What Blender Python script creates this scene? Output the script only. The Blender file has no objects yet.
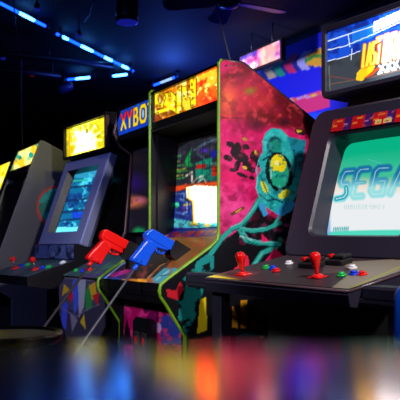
import bpy, math, random
import numpy as np
from mathutils import Matrix, Vector
random.seed(4)
scene = bpy.context.scene
COL = scene.collection

# ------------------------------------------------------------------ camera
CAM_H = 1.0
FPX = 700.0
HOR = 250.0
cd = bpy.data.cameras.new('camera')
cam = bpy.data.objects.new('camera', cd)
COL.objects.link(cam)
cam.location = (0, 0, CAM_H)
cam.rotation_euler = (math.pi / 2, 0, 0)
cd.sensor_width = 36
cd.lens = 36 * FPX / 400
cd.shift_y = (HOR - 200) / 400
cd.clip_start = 0.02
cd.dof.use_dof = True
cd.dof.focus_distance = 2.75
cd.dof.aperture_fstop = 6.5
scene.camera = cam

# ------------------------------------------------------------------ world, exposure
w = bpy.data.worlds.new('world')
scene.world = w
w.use_nodes = True
bg = w.node_tree.nodes['Background']
bg.inputs[0].default_value = (0.02, 0.03, 0.12, 1)
bg.inputs[1].default_value = 0.05
vs = scene.view_settings
vs.view_transform = 'Standard'
vs.look = 'None'
vs.exposure = 0.0
vs.gamma = 1.0
vs.use_curve_mapping = False

def s2l(c):
    return tuple((x / 12.92 if x <= 0.04045 else ((x + 0.055) / 1.055) ** 2.4) for x in c)
def rgb(r, g, b):
    return s2l((r / 255, g / 255, b / 255))

# ------------------------------------------------------------------ added lamps without visible fittings, brightening cabinets, mural and ceiling
def lamp(name, kind, loc, target, energy, color, size=0.3, angle=60, blend=0.6):
    ld = bpy.data.lights.new(name, kind)
    ld.energy = energy
    ld.color = color
    if kind == 'AREA':
        ld.shape = 'DISK'; ld.size = size
    elif kind == 'SPOT':
        ld.spot_size = math.radians(angle); ld.spot_blend = blend; ld.shadow_soft_size = size
    else:
        ld.shadow_soft_size = size
    o = bpy.data.objects.new(name, ld)
    COL.objects.link(o)
    o.location = loc
    d = Vector(target) - Vector(loc)
    o.rotation_euler = d.to_track_quat('-Z', 'Y').to_euler()
    return o
LAMPS = [
    ('fill_side_art', 'SPOT', (1.1, 0.3, 2.9), (0.25, 2.95, 1.25), 400, (1.0, 0.92, 0.95), 0.12, 50),  # added unseen spot, brightens the centre cabinet's side art
    ('fill_guns', 'SPOT', (-1.7, 0.7, 2.3), (-0.35, 3.1, 0.85), 210, (0.95, 0.95, 1.0), 0.12, 38),  # added spot out of view, lifts the guns and magenta front panel
    ('fill_deck', 'SPOT', (1.6, 1.3, 2.9), (0.35, 2.35, 0.95), 17, (1.0, 0.85, 0.75), 0.1, 46),  # added fill spot over the SEGA control panel
    ('fill_blue_left', 'SPOT', (-2.6, 2.0, 2.9), (-0.8, 4.3, 1.3), 170, (0.30, 0.36, 1.0), 0.2, 50),  # added blue spot, tints the tilted screen surround
    ('fill_olive', 'SPOT', (-0.2, 3.6, 2.95), (-1.07, 4.98, 1.70), 110, (1.0, 0.95, 0.2), 0.05, 13, 1.0),  # stands in for the yellow marquee's glow on the grey side
    ('fill_mural', 'SPOT', (-0.45, 5.3, 2.2), (0.75, 6.85, 2.30), 150, (0.66, 0.68, 1.0), 0.1, 72),  # added wash for the mural, no fitting modelled
    ('fill_ceiling_glow', 'POINT', (-0.3, 7.6, 2.7), (0, 0, 0), 26, (0.05, 0.16, 1.0), 0.04),  # added point light making the blue haze under the ceiling
    ('lamp_blue_fill', 'AREA', (-1.5, -0.5, 2.9), (0.0, 3.0, 0.8), 14, (0.22, 0.28, 1.0), 1.2),
]
for L in LAMPS:
    lamp(*L)

# ------------------------------------------------------------------ materials
def pbr(name, col, rough=0.5, metal=0.0, spec=0.5, noise=0.0, nscale=40, coat=0.0, bump=0.0):
    m = bpy.data.materials.new(name)
    m.use_nodes = True
    nt = m.node_tree
    p = nt.nodes['Principled BSDF']
    p.inputs['Base Color'].default_value = (*col, 1)
    p.inputs['Roughness'].default_value = rough
    p.inputs['Metallic'].default_value = metal
    p.inputs['Specular IOR Level'].default_value = spec
    p.inputs['Coat Weight'].default_value = coat
    if noise or bump:
        tc = nt.nodes.new('ShaderNodeTexCoord')
        n = nt.nodes.new('ShaderNodeTexNoise')
        n.inputs['Scale'].default_value = nscale
        n.inputs['Detail'].default_value = 4
        nt.links.new(tc.outputs['Object'], n.inputs['Vector'])
        if noise:
            r = nt.nodes.new('ShaderNodeMix'); r.data_type = 'RGBA'
            r.inputs[6].default_value = (*[c * (1 - noise) for c in col], 1)
            r.inputs[7].default_value = (*[min(1, c * (1 + noise)) for c in col], 1)
            nt.links.new(n.outputs['Fac'], r.inputs[0])
            nt.links.new(r.outputs[2], p.inputs['Base Color'])
        if bump:
            b = nt.nodes.new('ShaderNodeBump')
            b.inputs['Strength'].default_value = bump
            b.inputs['Distance'].default_value = 0.002
            nt.links.new(n.outputs['Fac'], b.inputs['Height'])
            nt.links.new(b.outputs[0], p.inputs['Normal'])
    return m

def emit(name, col, s=1.0):
    m = bpy.data.materials.new(name)
    m.use_nodes = True
    p = m.node_tree.nodes['Principled BSDF']
    p.inputs['Base Color'].default_value = (*[c * 0.1 for c in col], 1)
    p.inputs['Emission Color'].default_value = (*col, 1)
    p.inputs['Emission Strength'].default_value = s
    return m

def art_mat(name, glow=0.0, rough=0.35):
    m = bpy.data.materials.new(name)
    m.use_nodes = True
    nt = m.node_tree
    p = nt.nodes['Principled BSDF']
    a = nt.nodes.new('ShaderNodeAttribute')
    a.attribute_name = 'art'
    p.inputs['Roughness'].default_value = rough
    if 'deck' in name: p.inputs['Specular IOR Level'].default_value = 0.25
    if glow:
        p.inputs['Base Color'].default_value = (0.01, 0.01, 0.01, 1)
        nt.links.new(a.outputs['Color'], p.inputs['Emission Color'])
        p.inputs['Emission Strength'].default_value = glow
        p.inputs['Specular IOR Level'].default_value = 0.1
    else:
        nt.links.new(a.outputs['Color'], p.inputs['Base Color'])
    return m

M = dict(
    black=pbr('black_laminate', rgb(16, 15, 20), 0.35, noise=0.2),
    blackmatte=pbr('black_matte', rgb(12, 11, 15), 0.7),
    shell=pbr('charcoal_plastic', rgb(40, 37, 52), 0.42, noise=0.12, nscale=300, bump=0.15),
    shelf=pbr('dark_grey_plastic', rgb(34, 33, 46), 0.4),
    bluegrey=pbr('blue_grey_plastic', rgb(120, 125, 160), 0.4, noise=0.06, nscale=8),
    grey=pbr('grey_side_laminate', rgb(98, 98, 98), 0.5, noise=0.08, nscale=6),
    green=pbr('green_edge_moulding', rgb(105, 152, 18), 0.4, noise=0.5, nscale=30),
    brown=pbr('brown_edge_moulding', rgb(95, 62, 60), 0.4),
    red=pbr('red_plastic', rgb(235, 12, 10), 0.3, noise=0.05),
    redd=pbr('red_ball_plastic', rgb(225, 15, 12), 0.18, coat=0.5),
    blue=pbr('blue_plastic', rgb(10, 85, 230), 0.3, noise=0.05),
    green2=pbr('green_button_plastic', rgb(10, 170, 70), 0.25),
    blueb=pbr('blue_button_plastic', rgb(10, 50, 210), 0.25),
    white=pbr('white_button_plastic', rgb(225, 225, 225), 0.3),
    chrome=pbr('chrome', rgb(180, 180, 185), 0.2, metal=1.0),
    cable=pbr('grey_cable_sheath', rgb(70, 72, 80), 0.35),
    cableb=pbr('black_cable_sheath', rgb(38, 38, 44), 0.4),
    deckbase=pbr('grey_brown_deck', rgb(80, 62, 66), 0.28),
    counter=pbr('polished_steel_counter', rgb(205, 200, 212), 0.13, metal=1.0),
    stoolmetal=pbr('brushed_stool_metal', rgb(88, 78, 78), 0.28, metal=1.0),
    carpet=pbr('dark_carpet', rgb(22, 16, 30), 0.95, noise=0.6, nscale=60),
    wall=pbr('dark_navy_wall', rgb(20, 20, 38), 0.8, noise=0.2, nscale=3),
    ceil=pbr('black_ceiling', rgb(12, 11, 18), 0.75, noise=0.2, nscale=3),
    beam=pbr('dark_pipe', rgb(30, 28, 50), 0.4),
    fan=pbr('dark_fan_blade', rgb(60, 50, 110), 0.35),
    bluechair=pbr('blue_chair_plastic', rgb(10, 105, 255), 0.3),
    glass=pbr('smoked_glass', rgb(14, 12, 22), 0.3),
    tubeblue=emit('led_tube_blue', (0.004, 0.05, 1.0), 6.0),
    tubehot=emit('led_tube_hot', (0.05, 0.30, 1.0), 14.0),
    tubepale=emit('led_tube_pale', (0.35, 0.55, 1.0), 1.4),
    bluelens=emit('blue_lens', (0.02, 0.03, 0.8), 0.25),
    redlens=emit('red_lens', (0.6, 0.01, 0.02), 0.35),
    art=art_mat('printed_art'),
    artdeck=art_mat('printed_deck_art', 0, 0.42),
    artwall=art_mat('painted_mural', 0, 0.7),
    glow=art_mat('backlit_art', 1.0),
    glow15=art_mat('backlit_art_bright', 1.5),
)

# ------------------------------------------------------------------ mesh builder
class MB:
    def __init__(self, T=None):
        self.v = []; self.f = []; self.m = []; self.mats = []; self.sm = []
        self.T = T
    def mi(self, mat):
        if mat not in self.mats: self.mats.append(mat)
        return self.mats.index(mat)
    def add(self, vs, fs, mat, T=None, smooth=False):
        n = len(self.v); k = self.mi(mat)
        for p in vs:
            p = Vector(p)
            if T is not None: p = T @ p
            if self.T is not None: p = self.T @ p
            self.v.append(p)
        for f in fs:
            self.f.append([i + n for i in f]); self.m.append(k); self.sm.append(smooth)
    def box(self, x0, x1, y0, y1, z0, z1, mat, T=None, c=0.0):
        if c <= 0:
            vs = [(x, y, z) for z in (z0, z1) for y in (y0, y1) for x in (x0, x1)]
            fs = [(0, 2, 3, 1), (4, 5, 7, 6), (0, 1, 5, 4), (2, 6, 7, 3), (0, 4, 6, 2), (1, 3, 7, 5)]
            self.add(vs, fs, mat, T)
            return
        # chamfered box
        vs = []; idx = {}
        for zi, z in enumerate((z0, z1)):
            for yi, y in enumerate((y0, y1)):
                for xi, x in enumerate((x0, x1)):
                    sx = c if xi == 0 else -c; sy = c if yi == 0 else -c; sz = c if zi == 0 else -c
                    for a, p in enumerate(((x, y + sy, z + sz), (x + sx, y, z + sz), (x + sx, y + sy, z))):
                        idx[(xi, yi, zi, a)] = len(vs); vs.append(p)
        I = lambda x, y, z, a: idx[(x, y, z, a)]
        fs = []
        for k in (0, 1):
            fs.append([I(k, 0, 0, 0), I(k, 1, 0, 0), I(k, 1, 1, 0), I(k, 0, 1, 0)][::(1 if k else -1)])
            fs.append([I(0, k, 0, 1), I(1, k, 0, 1), I(1, k, 1, 1), I(0, k, 1, 1)][::(-1 if k else 1)])
            fs.append([I(0, 0, k, 2), I(1, 0, k, 2), I(1, 1, k, 2), I(0, 1, k, 2)][::(1 if k else -1)])
        for p in (0, 1):
            for q in (0, 1):
                fs.append([I(0, p, q, 1), I(1, p, q, 1), I(1, p, q, 2), I(0, p, q, 2)])
                fs.append([I(p, 0, q, 0), I(p, 1, q, 0), I(p, 1, q, 2), I(p, 0, q, 2)])
                fs.append([I(p, q, 0, 0), I(p, q, 1, 0), I(p, q, 1, 1), I(p, q, 0, 1)])
        for x in (0, 1):
            for y in (0, 1):
                for z in (0, 1):
                    fs.append([I(x, y, z, 0), I(x, y, z, 1), I(x, y, z, 2)])
        self.add(vs, fs, mat, T)
    def prism(self, prof, x0, x1, mat, T=None, axis='x'):
        n = len(prof)
        if axis == 'x': vs = [(x0, a, b) for a, b in prof] + [(x1, a, b) for a, b in prof]
        elif axis == 'z': vs = [(a, b, x0) for a, b in prof] + [(a, b, x1) for a, b in prof]
        else: vs = [(a, x0, b) for a, b in prof] + [(a, x1, b) for a, b in prof]
        fs = [list(range(n))[::-1], list(range(n, 2 * n))]
        for i in range(n):
            j = (i + 1) % n
            fs.append([i, j, n + j, n + i])
        self.add(vs, fs, mat, T)
    def tube(self, pts, r, mat, n=8, T=None, closed=False, flat=None):
        pts = [Vector(p) for p in pts]
        vs = []; fs = []; m = len(pts)
        rr = r if isinstance(r, (list, tuple)) else [r] * m
        for i, p in enumerate(pts):
            if closed: d = pts[(i + 1) % m] - pts[i - 1]
            else: d = pts[min(i + 1, m - 1)] - pts[max(i - 1, 0)]
            if d.length < 1e-9: d = Vector((0, 0, 1))
            d.normalize()
            a = d.orthogonal() if abs(d.x) > 0.95 else d.cross(Vector((1, 0, 0)))
            a.normalize(); b = d.cross(a)
            for k in range(n):
                t = 2 * math.pi * k / n
                vs.append(p + (a * math.cos(t) + b * math.sin(t)) * rr[i])
        for i in range(m if closed else m - 1):
            j = (i + 1) % m
            for k in range(n):
                l = (k + 1) % n
                fs.append([i * n + k, i * n + l, j * n + l, j * n + k])
        if not closed:
            fs.append(list(range(n))[::-1]); fs.append([(m - 1) * n + k for k in range(n)])
        self.add(vs, fs, mat, T, True)
    def lathe(self, prof, mat, T=None, n=24):
        vs = []; fs = []
        for r, z in prof:
            for k in range(n):
                t = 2 * math.pi * k / n
                vs.append((r * math.cos(t), r * math.sin(t), z))
        for i in range(len(prof) - 1):
            for k in range(n):
                l = (k + 1) % n
                fs.append([i * n + k, i * n + l, (i + 1) * n + l, (i + 1) * n + k])
        fs.append(list(range(n))[::-1]); fs.append([(len(prof) - 1) * n + k for k in range(n)])
        self.add(vs, fs, mat, T, True)
    def loops(self, loops, mat, close_last=False, T=None, smooth=False):
        n = len(loops[0]); vs = [p for L in loops for p in L]; fs = []
        for i in range(len(loops) - 1):
            for k in range(n):
                l = (k + 1) % n
                fs.append([i * n + k, i * n + l, (i + 1) * n + l, (i + 1) * n + k])
        if close_last: fs.append([(len(loops) - 1) * n + k for k in range(n)])
        self.add(vs, fs, mat, T, smooth)
    def build(self, name, parent=None, T=None):
        me = bpy.data.meshes.new(name)
        me.from_pydata([tuple(p) for p in self.v], [], self.f)
        for m in self.mats: me.materials.append(m)
        me.polygons.foreach_set('material_index', self.m)
        me.polygons.foreach_set('use_smooth', self.sm)
        me.update()
        import bmesh
        bm = bmesh.new(); bm.from_mesh(me)
        if not getattr(self, 'keep', False):
            bmesh.ops.recalc_face_normals(bm, faces=bm.faces)
        bm.to_mesh(me); bm.free()
        o = bpy.data.objects.new(name, me)
        COL.objects.link(o)
        if parent is not None: o.parent = parent
        return o

def root(name, loc, rz, label, cat, group=None):
    o = bpy.data.objects.new(name, None)
    COL.objects.link(o)
    o.location = loc; o.rotation_euler = (0, 0, rz)
    o.empty_display_size = 0.1
    o['label'] = label; o['category'] = cat
    if group: o['group'] = group
    return o
def tag(o, label, cat, group=None):
    o['label'] = label; o['category'] = cat
    if group: o['group'] = group
    return o
def struct(o):
    o['kind'] = 'structure'; return o

def frame(loc, theta):
    return Matrix.Translation(Vector(loc)) @ Matrix.Rotation(-math.radians(theta), 4, 'Z')

# plane inside a frame: origin O, axes A, B (local). photograph pixel -> (a, b) on it
def hit(F, O, A, B, px, py):
    Fi = F.inverted()
    o = Fi @ Vector((0, 0, CAM_H))
    d = Fi.to_3x3() @ Vector(((px - 200) / FPX, 1, -(py - HOR) / FPX))
    O = Vector(O); A = Vector(A); B = Vector(B)
    n = A.cross(B)
    t = (O - o).dot(n) / d.dot(n)
    p = o + d * t
    r = p - O
    G = np.array([[A.dot(A), A.dot(B)], [A.dot(B), B.dot(B)]])
    s = np.linalg.solve(G, np.array([r.dot(A), r.dot(B)]))
    return float(s[0]), float(s[1])
def hitp(F, O, A, B, px, py):
    a, b = hit(F, O, A, B, px, py)
    return Vector(O) + Vector(A) * a + Vector(B) * b

# ------------------------------------------------------------------ painter
GL = {
 'A': [[(0,0),(.5,1),(1,0)],[(.2,.38),(.8,.38)]], 'B': [[(0,0),(0,1),(.7,1),(.85,.78),(.65,.53),(0,.53)],[(.65,.53),(1,.28),(.8,0),(0,0)]],
 'C': [[(1,1),(.2,1),(0,.8),(0,.2),(.2,0),(1,0)]], 'D': [[(0,0),(0,1),(.7,1),(1,.7),(1,.3),(.7,0),(0,0)]],
 'E': [[(1,1),(0,1),(0,0),(1,0)],[(0,.5),(.8,.5)]], 'G': [[(1,1),(.2,1),(0,.8),(0,.2),(.2,0),(1,0),(1,.5),(.55,.5)]],
 'L': [[(0,1),(0,0),(1,0)]], 'N': [[(0,0),(0,1),(1,0),(1,1)]], 'O': [[(.2,0),(0,.25),(0,.75),(.2,1),(.8,1),(1,.75),(1,.25),(.8,0),(.2,0)]],
 'R': [[(0,0),(0,1),(.8,1),(1,.75),(.8,.5),(0,.5)],[(.5,.5),(1,0)]], 'S': [[(1,1),(.15,1),(0,.8),(.1,.55),(.9,.45),(1,.2),(.85,0),(0,0)]],
 'T': [[(0,1),(1,1)],[(.5,1),(.5,0)]], 'X': [[(0,0),(1,1)],[(0,1),(1,0)]], 'Y': [[(0,1),(.5,.5),(1,1)],[(.5,.5),(.5,0)]],
 'P': [[(0,0),(0,1),(.8,1),(1,.75),(.8,.5),(0,.5)]], 'U': [[(0,1),(0,.2),(.2,0),(.8,0),(1,.2),(1,1)]], 'I': [[(.5,0),(.5,1)]],
 '1': [[(.3,.8),(.5,1),(.5,0)]],
}
class Art:
    """vertex grid on a plane of a frame; coordinates in plane metres ('ab') or photograph scale ('px')"""
    def __init__(self, F, O, A, B, a0, a1, b0, b1, step, base, bulge=0.0):
        self.nx = max(3, int(round((a1 - a0) / step)) + 1); self.ny = max(3, int(round((b1 - b0) / step)) + 1)
        a = np.linspace(a0, a1, self.nx); b = np.linspace(b0, b1, self.ny)
        self.a, self.b = np.meshgrid(a, b)
        self.c = np.zeros((self.ny, self.nx, 3)); self.c[:] = np.array(base) / 255.0
        O = np.array(O, float); A = np.array(A, float); B = np.array(B, float)
        n = np.cross(A, B); n /= np.linalg.norm(n)
        P = O + self.a[..., None] * A + self.b[..., None] * B
        if bulge:
            u = (self.a - a0) / (a1 - a0) * 2 - 1; v = (self.b - b0) / (b1 - b0) * 2 - 1
            P = P + n * (bulge * (1 - 0.5 * u ** 2 - 0.5 * v ** 2))[..., None]
        self.P = P
        Fm = np.array(F)
        W = P @ Fm[:3, :3].T + Fm[:3, 3]
        self.px = 200 + FPX * W[..., 0] / W[..., 1]; self.py = HOR - FPX * (W[..., 2] - CAM_H) / W[..., 1]
        self.X, self.Y = self.px, self.py
        self.keepmask = np.ones_like(self.px, bool)
    def use(self, k):
        if k == 'px': self.X, self.Y = self.px, self.py
        else: self.X, self.Y = self.a, self.b
        return self
    def inside(self, pts):
        X, Y = self.X, self.Y
        r = np.zeros(X.shape, bool)
        n = len(pts)
        for i in range(n):
            x0, y0 = pts[i]; x1, y1 = pts[(i + 1) % n]
            if y0 == y1: continue
            c = ((y0 > Y) != (y1 > Y)) & (X < (x1 - x0) * (Y - y0) / (y1 - y0) + x0)
            r ^= c
        return r
    def mix(self, m, col, al=1.0):
        m = np.clip(np.asarray(m, float) * al, 0, 1)[..., None]
        col = np.array(col) / 255.0
        self.c = self.c * (1 - m) + col * m
        return self
    def poly(self, pts, col, al=1.0): return self.mix(self.inside(pts), col, al)
    def rect(self, x0, y0, x1, y1, col, al=1.0): return self.mix((self.X >= x0) & (self.X <= x1) & (self.Y >= y0) & (self.Y <= y1), col, al)
    def ell(self, x, y, rx, ry, col, al=1.0, ang=0, soft=0.0):
        c, s = math.cos(math.radians(ang)), math.sin(math.radians(ang))
        dx, dy = self.X - x, self.Y - y
        d = np.sqrt(((dx * c + dy * s) / rx) ** 2 + ((-dx * s + dy * c) / ry) ** 2)
        if soft > 0: return self.mix(np.clip((1 - d) / soft, 0, 1), col, al)
        return self.mix(d <= 1, col, al)
    def line(self, pts, wd, col, al=1.0):
        D = np.full(self.X.shape, 1e9)
        for (x0, y0), (x1, y1) in zip(pts[:-1], pts[1:]):
            L = (x1 - x0) ** 2 + (y1 - y0) ** 2 + 1e-12
            t = np.clip(((self.X - x0) * (x1 - x0) + (self.Y - y0) * (y1 - y0)) / L, 0, 1)
            D = np.minimum(D, np.hypot(self.X - x0 - t * (x1 - x0), self.Y - y0 - t * (y1 - y0)))
        return self.mix(np.clip((wd / 2 - D) / (wd * 0.25) + 0.5, 0, 1), col, al)
    def text(self, s, x, y, w, h, gap, wd, col, slant=0.0, al=1.0):
        for ch in s:
            for st in GL.get(ch, []):
                self.line([(x + p * w + q * h * slant, y + q * h) for p, q in st], wd, col, al)
            x += w + gap
        return self
    def noise(self, sc, seed=0, oct=4):
        rs = np.random.RandomState(seed); out = np.zeros(self.X.shape); am = 1; tot = 0
        for k in range(oct):
            G = rs.rand(64, 64); u = self.X / sc * 2 ** k; v = self.Y / sc * 2 ** k
            i = np.floor(u).astype(int); j = np.floor(v).astype(int); fu = u - i; fv = v - j
            fu = fu * fu * (3 - 2 * fu); fv = fv * fv * (3 - 2 * fv)
            g = lambda a, b: G[a % 64, b % 64]
            out += am * ((g(i, j) * (1 - fu) + g(i + 1, j) * fu) * (1 - fv) + (g(i, j + 1) * (1 - fu) + g(i + 1, j + 1) * fu) * fv)
            tot += am; am *= 0.55
        return out / tot
    def blot(self, sc, th, col, seed=0, al=1.0, sh=8, where=None):
        m = np.clip((self.noise(sc, seed) - th) * sh, 0, 1)
        if where is not None: m = m * where
        return self.mix(m, col, al)
    def mul(self, f): self.c = self.c * f[..., None]; return self
    def blur(self, k=1):
        for _ in range(k):
            p = np.pad(self.c, ((1, 1), (0, 0), (0, 0)), 'edge'); self.c = (p[:-2] + 2 * p[1:-1] + p[2:]) / 4
            p = np.pad(self.c, ((0, 0), (1, 1), (0, 0)), 'edge'); self.c = (p[:, :-2] + 2 * p[:, 1:-1] + p[:, 2:]) / 4
        return self
    def build(self, name, parent, mat, backing=None, T=None, gain=None):
        """one mesh: the printed face plus the solid backing (an MB)"""
        P = self.P.reshape(-1, 3)
        if T is not None:
            Tn = np.array(T); P = P @ Tn[:3, :3].T + Tn[:3, 3]
        c = np.clip(self.c, 0, 8).reshape(-1, 3)
        lin = np.where(c <= 0.04045, c / 12.92, ((c + 0.055) / 1.055) ** 2.4)
        if gain is not None: lin = lin * gain.reshape(-1, 1)
        ny, nx = self.ny, self.nx
        I = np.arange(ny * nx).reshape(ny, nx)
        q = np.stack([I[:-1, :-1], I[:-1, 1:], I[1:, 1:], I[1:, :-1]], -1)
        k = self.keepmask
        kk = k[:-1, :-1] & k[:-1, 1:] & k[1:, 1:] & k[1:, :-1]
        q = q[kk].reshape(-1, 4)
        verts = [tuple(p) for p in P]; faces = [tuple(int(x) for x in f) for f in q]
        mats = [mat]; mi = [0] * len(faces); sm = [True] * len(faces)
        nv = len(verts)
        if backing is not None:
            for f, m_, s_ in zip(backing.f, backing.m, backing.sm):
                faces.append(tuple(i + nv for i in f)); mi.append(m_ + 1); sm.append(s_)
            verts += [tuple(p) for p in backing.v]; mats += backing.mats
        me = bpy.data.meshes.new(name)
        me.from_pydata(verts, [], faces)
        for m_ in mats: me.materials.append(m_)
        me.polygons.foreach_set('material_index', mi); me.polygons.foreach_set('use_smooth', sm)
        at = me.color_attributes.new('art', 'FLOAT_COLOR', 'POINT')
        full = np.ones((len(verts), 4)); full[:, :3] = 0.02; full[:nv, :3] = lin
        at.data.foreach_set('color', full.ravel().astype(np.float32))
        me.update()
        o = bpy.data.objects.new(name, me); COL.objects.link(o)
        if parent is not None: o.parent = parent
        return o

I4 = Matrix.Identity(4)
U60 = Vector((math.cos(math.radians(60)), -math.sin(math.radians(60)), 0)); B60 = Vector((math.sin(math.radians(60)), math.cos(math.radians(60)), 0))
P0 = Vector((0.080, 2.78, 0))
def row(s, t, z=0): return P0 + U60 * s + B60 * t + Vector((0, 0, z))
R60 = -math.radians(60)

# ------------------------------------------------------------------ the room
b = MB(); 
S0, S1, T0, T1, HC = -14.0, 5.0, -5.0, 2.6, 3.0
FR = frame(P0, 60)
def room_box(name, x0, x1, y0, y1, z0, z1, mat):
    b = MB(FR); b.box(x0, x1, y0, y1, z0, z1, mat); return struct(b.build(name))
room_box('floor', S0, S1, T0, T1, -0.1, 0, M['carpet'])
room_box('ceiling', S0, S1, T0, T1, HC, HC + 0.1, M['ceil'])
room_box('wall_back', S0, S1, T1, T1 + 0.1, 0, HC, M['wall'])
room_box('wall_left', S0 - 0.1, S0, T0, T1, 0, HC, M['wall'])
room_box('wall_right', S1, S1 + 0.1, T0, T1, 0, HC, M['wall'])
room_box('wall_front', S0, S1, T0 - 0.1, T0, 0, HC, M['wall'])

# painted mural board on the back wall
tO = T1 - 0.03
mu = Art(FR, (0, tO, 0), (1, 0, 0), (0, 0, 1), -4.7, -1.6, 0.9, 2.93, 0.013, (8, 8, 215))
mu.use('px')
mu.blot(40, 0.5, (30, 10, 200), 5, 0.4)
mu.poly([(225, 77), (345, 44), (345, 59), (225, 89)], (20, 26, 130))
for x, c in ((268, (195, 170, 120)), (277, (20, 150, 110)), (288, (200, 30, 90)), (301, (170, 165, 225)), (256, (60, 60, 190)), (314, (240, 170, 20)), (325, (240, 190, 20))):
    y = 69 - (x - 268) * 0.25
    mu.poly([(x - 5, y + 1), (x + 3, y - 9), (x + 11, y - 11), (x + 3, y), (x + 9, y + 8), (x + 1, y + 10)], c)
mu.poly([(306, 55), (322, 48), (322, 64), (306, 66)], (230, 165, 20))
mu.line([(306, 61), (314, 56), (322, 56)], 3, (10, 150, 50))
mu.poly([(278, 104), (330, 87), (330, 107), (290, 118)], (225, 40, 110))
for i in range(26):
    x = 285 + (i * 37 % 43); y = 98 + (i * 17 % 17) - (x - 300) * 0.2
    mu.ell(x, y, 2.4, 1.4, [(230, 190, 40), (200, 130, 220), (240, 90, 40)][i % 3])
mu.poly([(284, 118), (345, 108), (345, 140), (284, 140)], (10, 70, 235))
bk = MB(); bk.box(-4.7, -1.6, tO + 0.002, T1 - 0.004, 0.9, 2.93, M['blackmatte'])
wm = root('wall_mural', FR @ Vector((0, 0, 0)), R60, 'vivid blue wall mural with a chevron band and a pink band, on the back wall', 'mural')
mu.build('painted_board', wm, M['artwall'], bk)

# illuminated sign in front of the mural
FS = frame(row(-3.9, 2.15), 60)
a_tr = hit(FS, (0, 0, 0), (1, 0, 0), (0, 0, 1), 277, 41.5); a_tl = hit(FS, (0, 0, 0), (1, 0, 0), (0, 0, 1), 240, 57)
a_br = hit(FS, (0, 0, 0), (1, 0, 0), (0, 0, 1), 280, 58)
x0, x1, z0, z1 = a_tl[0], a_tr[0] + 0.04, a_br[1], a_tr[1]
sg = Art(FS, (0, 0, 0), (1, 0, 0), (0, 0, 1), x0, x1, z0, z1, 0.02, (190, 120, 190)).use('ab')
sg.blot(0.16, 0.5, (255, 240, 225), 3, 1, 10).blot(0.12, 0.55, (150, 30, 110), 8, 0.9, 10).blot(0.1, 0.6, (60, 40, 150), 12, 0.9, 10)
sg.blot(0.3, 0.5, (255, 180, 120), 14, 0.6, 8)
bk = MB(); bk.box(x0 - 0.02, x1 + 0.02, 0.003, 0.05, z0 - 0.02, z1 + 0.02, M['blackmatte'])
sr = root('illuminated_sign', FS.translation, R60, 'glowing white and pink sign hanging before the blue mural', 'sign')
sg.build('sign_face', sr, M['glow15'], bk, None, np.full(sg.px.shape, 1.7))
for x in (x0 + 0.15, x1 - 0.15):
    b = MB(); b.tube([(x, 0.03, z1), (x, 0.03, HC)], 0.008, M['beam']); b.build('hanger', sr)

# ------------------------------------------------------------------ ceiling fittings
def cpt(px, py, h):   # a point at height h seen at that place
    Z = (h - CAM_H) * FPX / (HOR - py)
    return Vector(((px - 200) / FPX * Z, Z, h))
def led(p0, p1, hot, label, hc='tubehot', r=0.012):
    A, B = cpt(*p0, 2.93), cpt(*p1, 2.93)
    rt = root('led_tube', (A + B) / 2, 0, label, 'light tube', 'LED tubes under the ceiling')
    C = (A + B) / 2
    b = MB(); b.tube([A - C, B - C], r, M['tubeblue'], 10)
    for h0, h1 in hot:
        b.tube([A.lerp(B, h0) - C, A.lerp(B, h0 + 0.25 * (h1 - h0)) - C, A.lerp(B, h1 - 0.25 * (h1 - h0)) - C, A.lerp(B, h1) - C], [r, r * 1.15, r * 1.15, r], M[hc], 10)
    b.build('tube', rt)
    for k in (0.04, 0.96):
        b = MB()
        q = A.lerp(B, k) - C; b.tube([q, q + Vector((0, 0, 0.07))], 0.012, M['beam'], 6)
        b.tube([q - (B - A).normalized() * 0.03, q + (B - A).normalized() * 0.03], r * 1.2, M['beam'], 8)
        b.build('bracket', rt)
led((-6, 0), (49, 28), [(0.42, 0.7)], 'blue light tube at the top left corner, the nearest one')
led((57, 34), (133, 71), [(0.02, 0.12), (0.27, 0.42), (0.57, 0.68), (0.82, 0.92)], 'long blue light tube slanting down to the middle of the row')
led((64, 80), (94, 77), [(0.4, 0.9)], 'short blue light tube lying level above the yellow marquee')
led((109, 76.5), (131, 74), [(0.2, 0.9)], 'short blue light tube meeting the end of the long slanting tube')
led((152, 86), (178, 76), [(0.35, 0.8)], 'pale light tube just above the centre cabinet marquee', 'tubepale')

# can lamp
p = cpt(127, 19, 2.62)
rt = root('can_lamp', (p.x, p.y, 0), 0, 'black cylindrical can lamp with dim blue lens under the ceiling', 'lamp')
b = MB(); b.lathe([(0.06, 2.93), (0.075, 2.92), (0.082, 2.64), (0.078, 2.60)], M['beam'], n=24); b.build('housing', rt)
b = MB(); b.lathe([(0.07, 2.598), (0.075, 2.592), (0.06, 2.585)], M['bluelens'], n=24); b.build('lens', rt)
b = MB(); b.tube([(0, 0, 2.92), (0, 0, 3.0)], 0.015, M['beam']); b.build('stem', rt)

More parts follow.
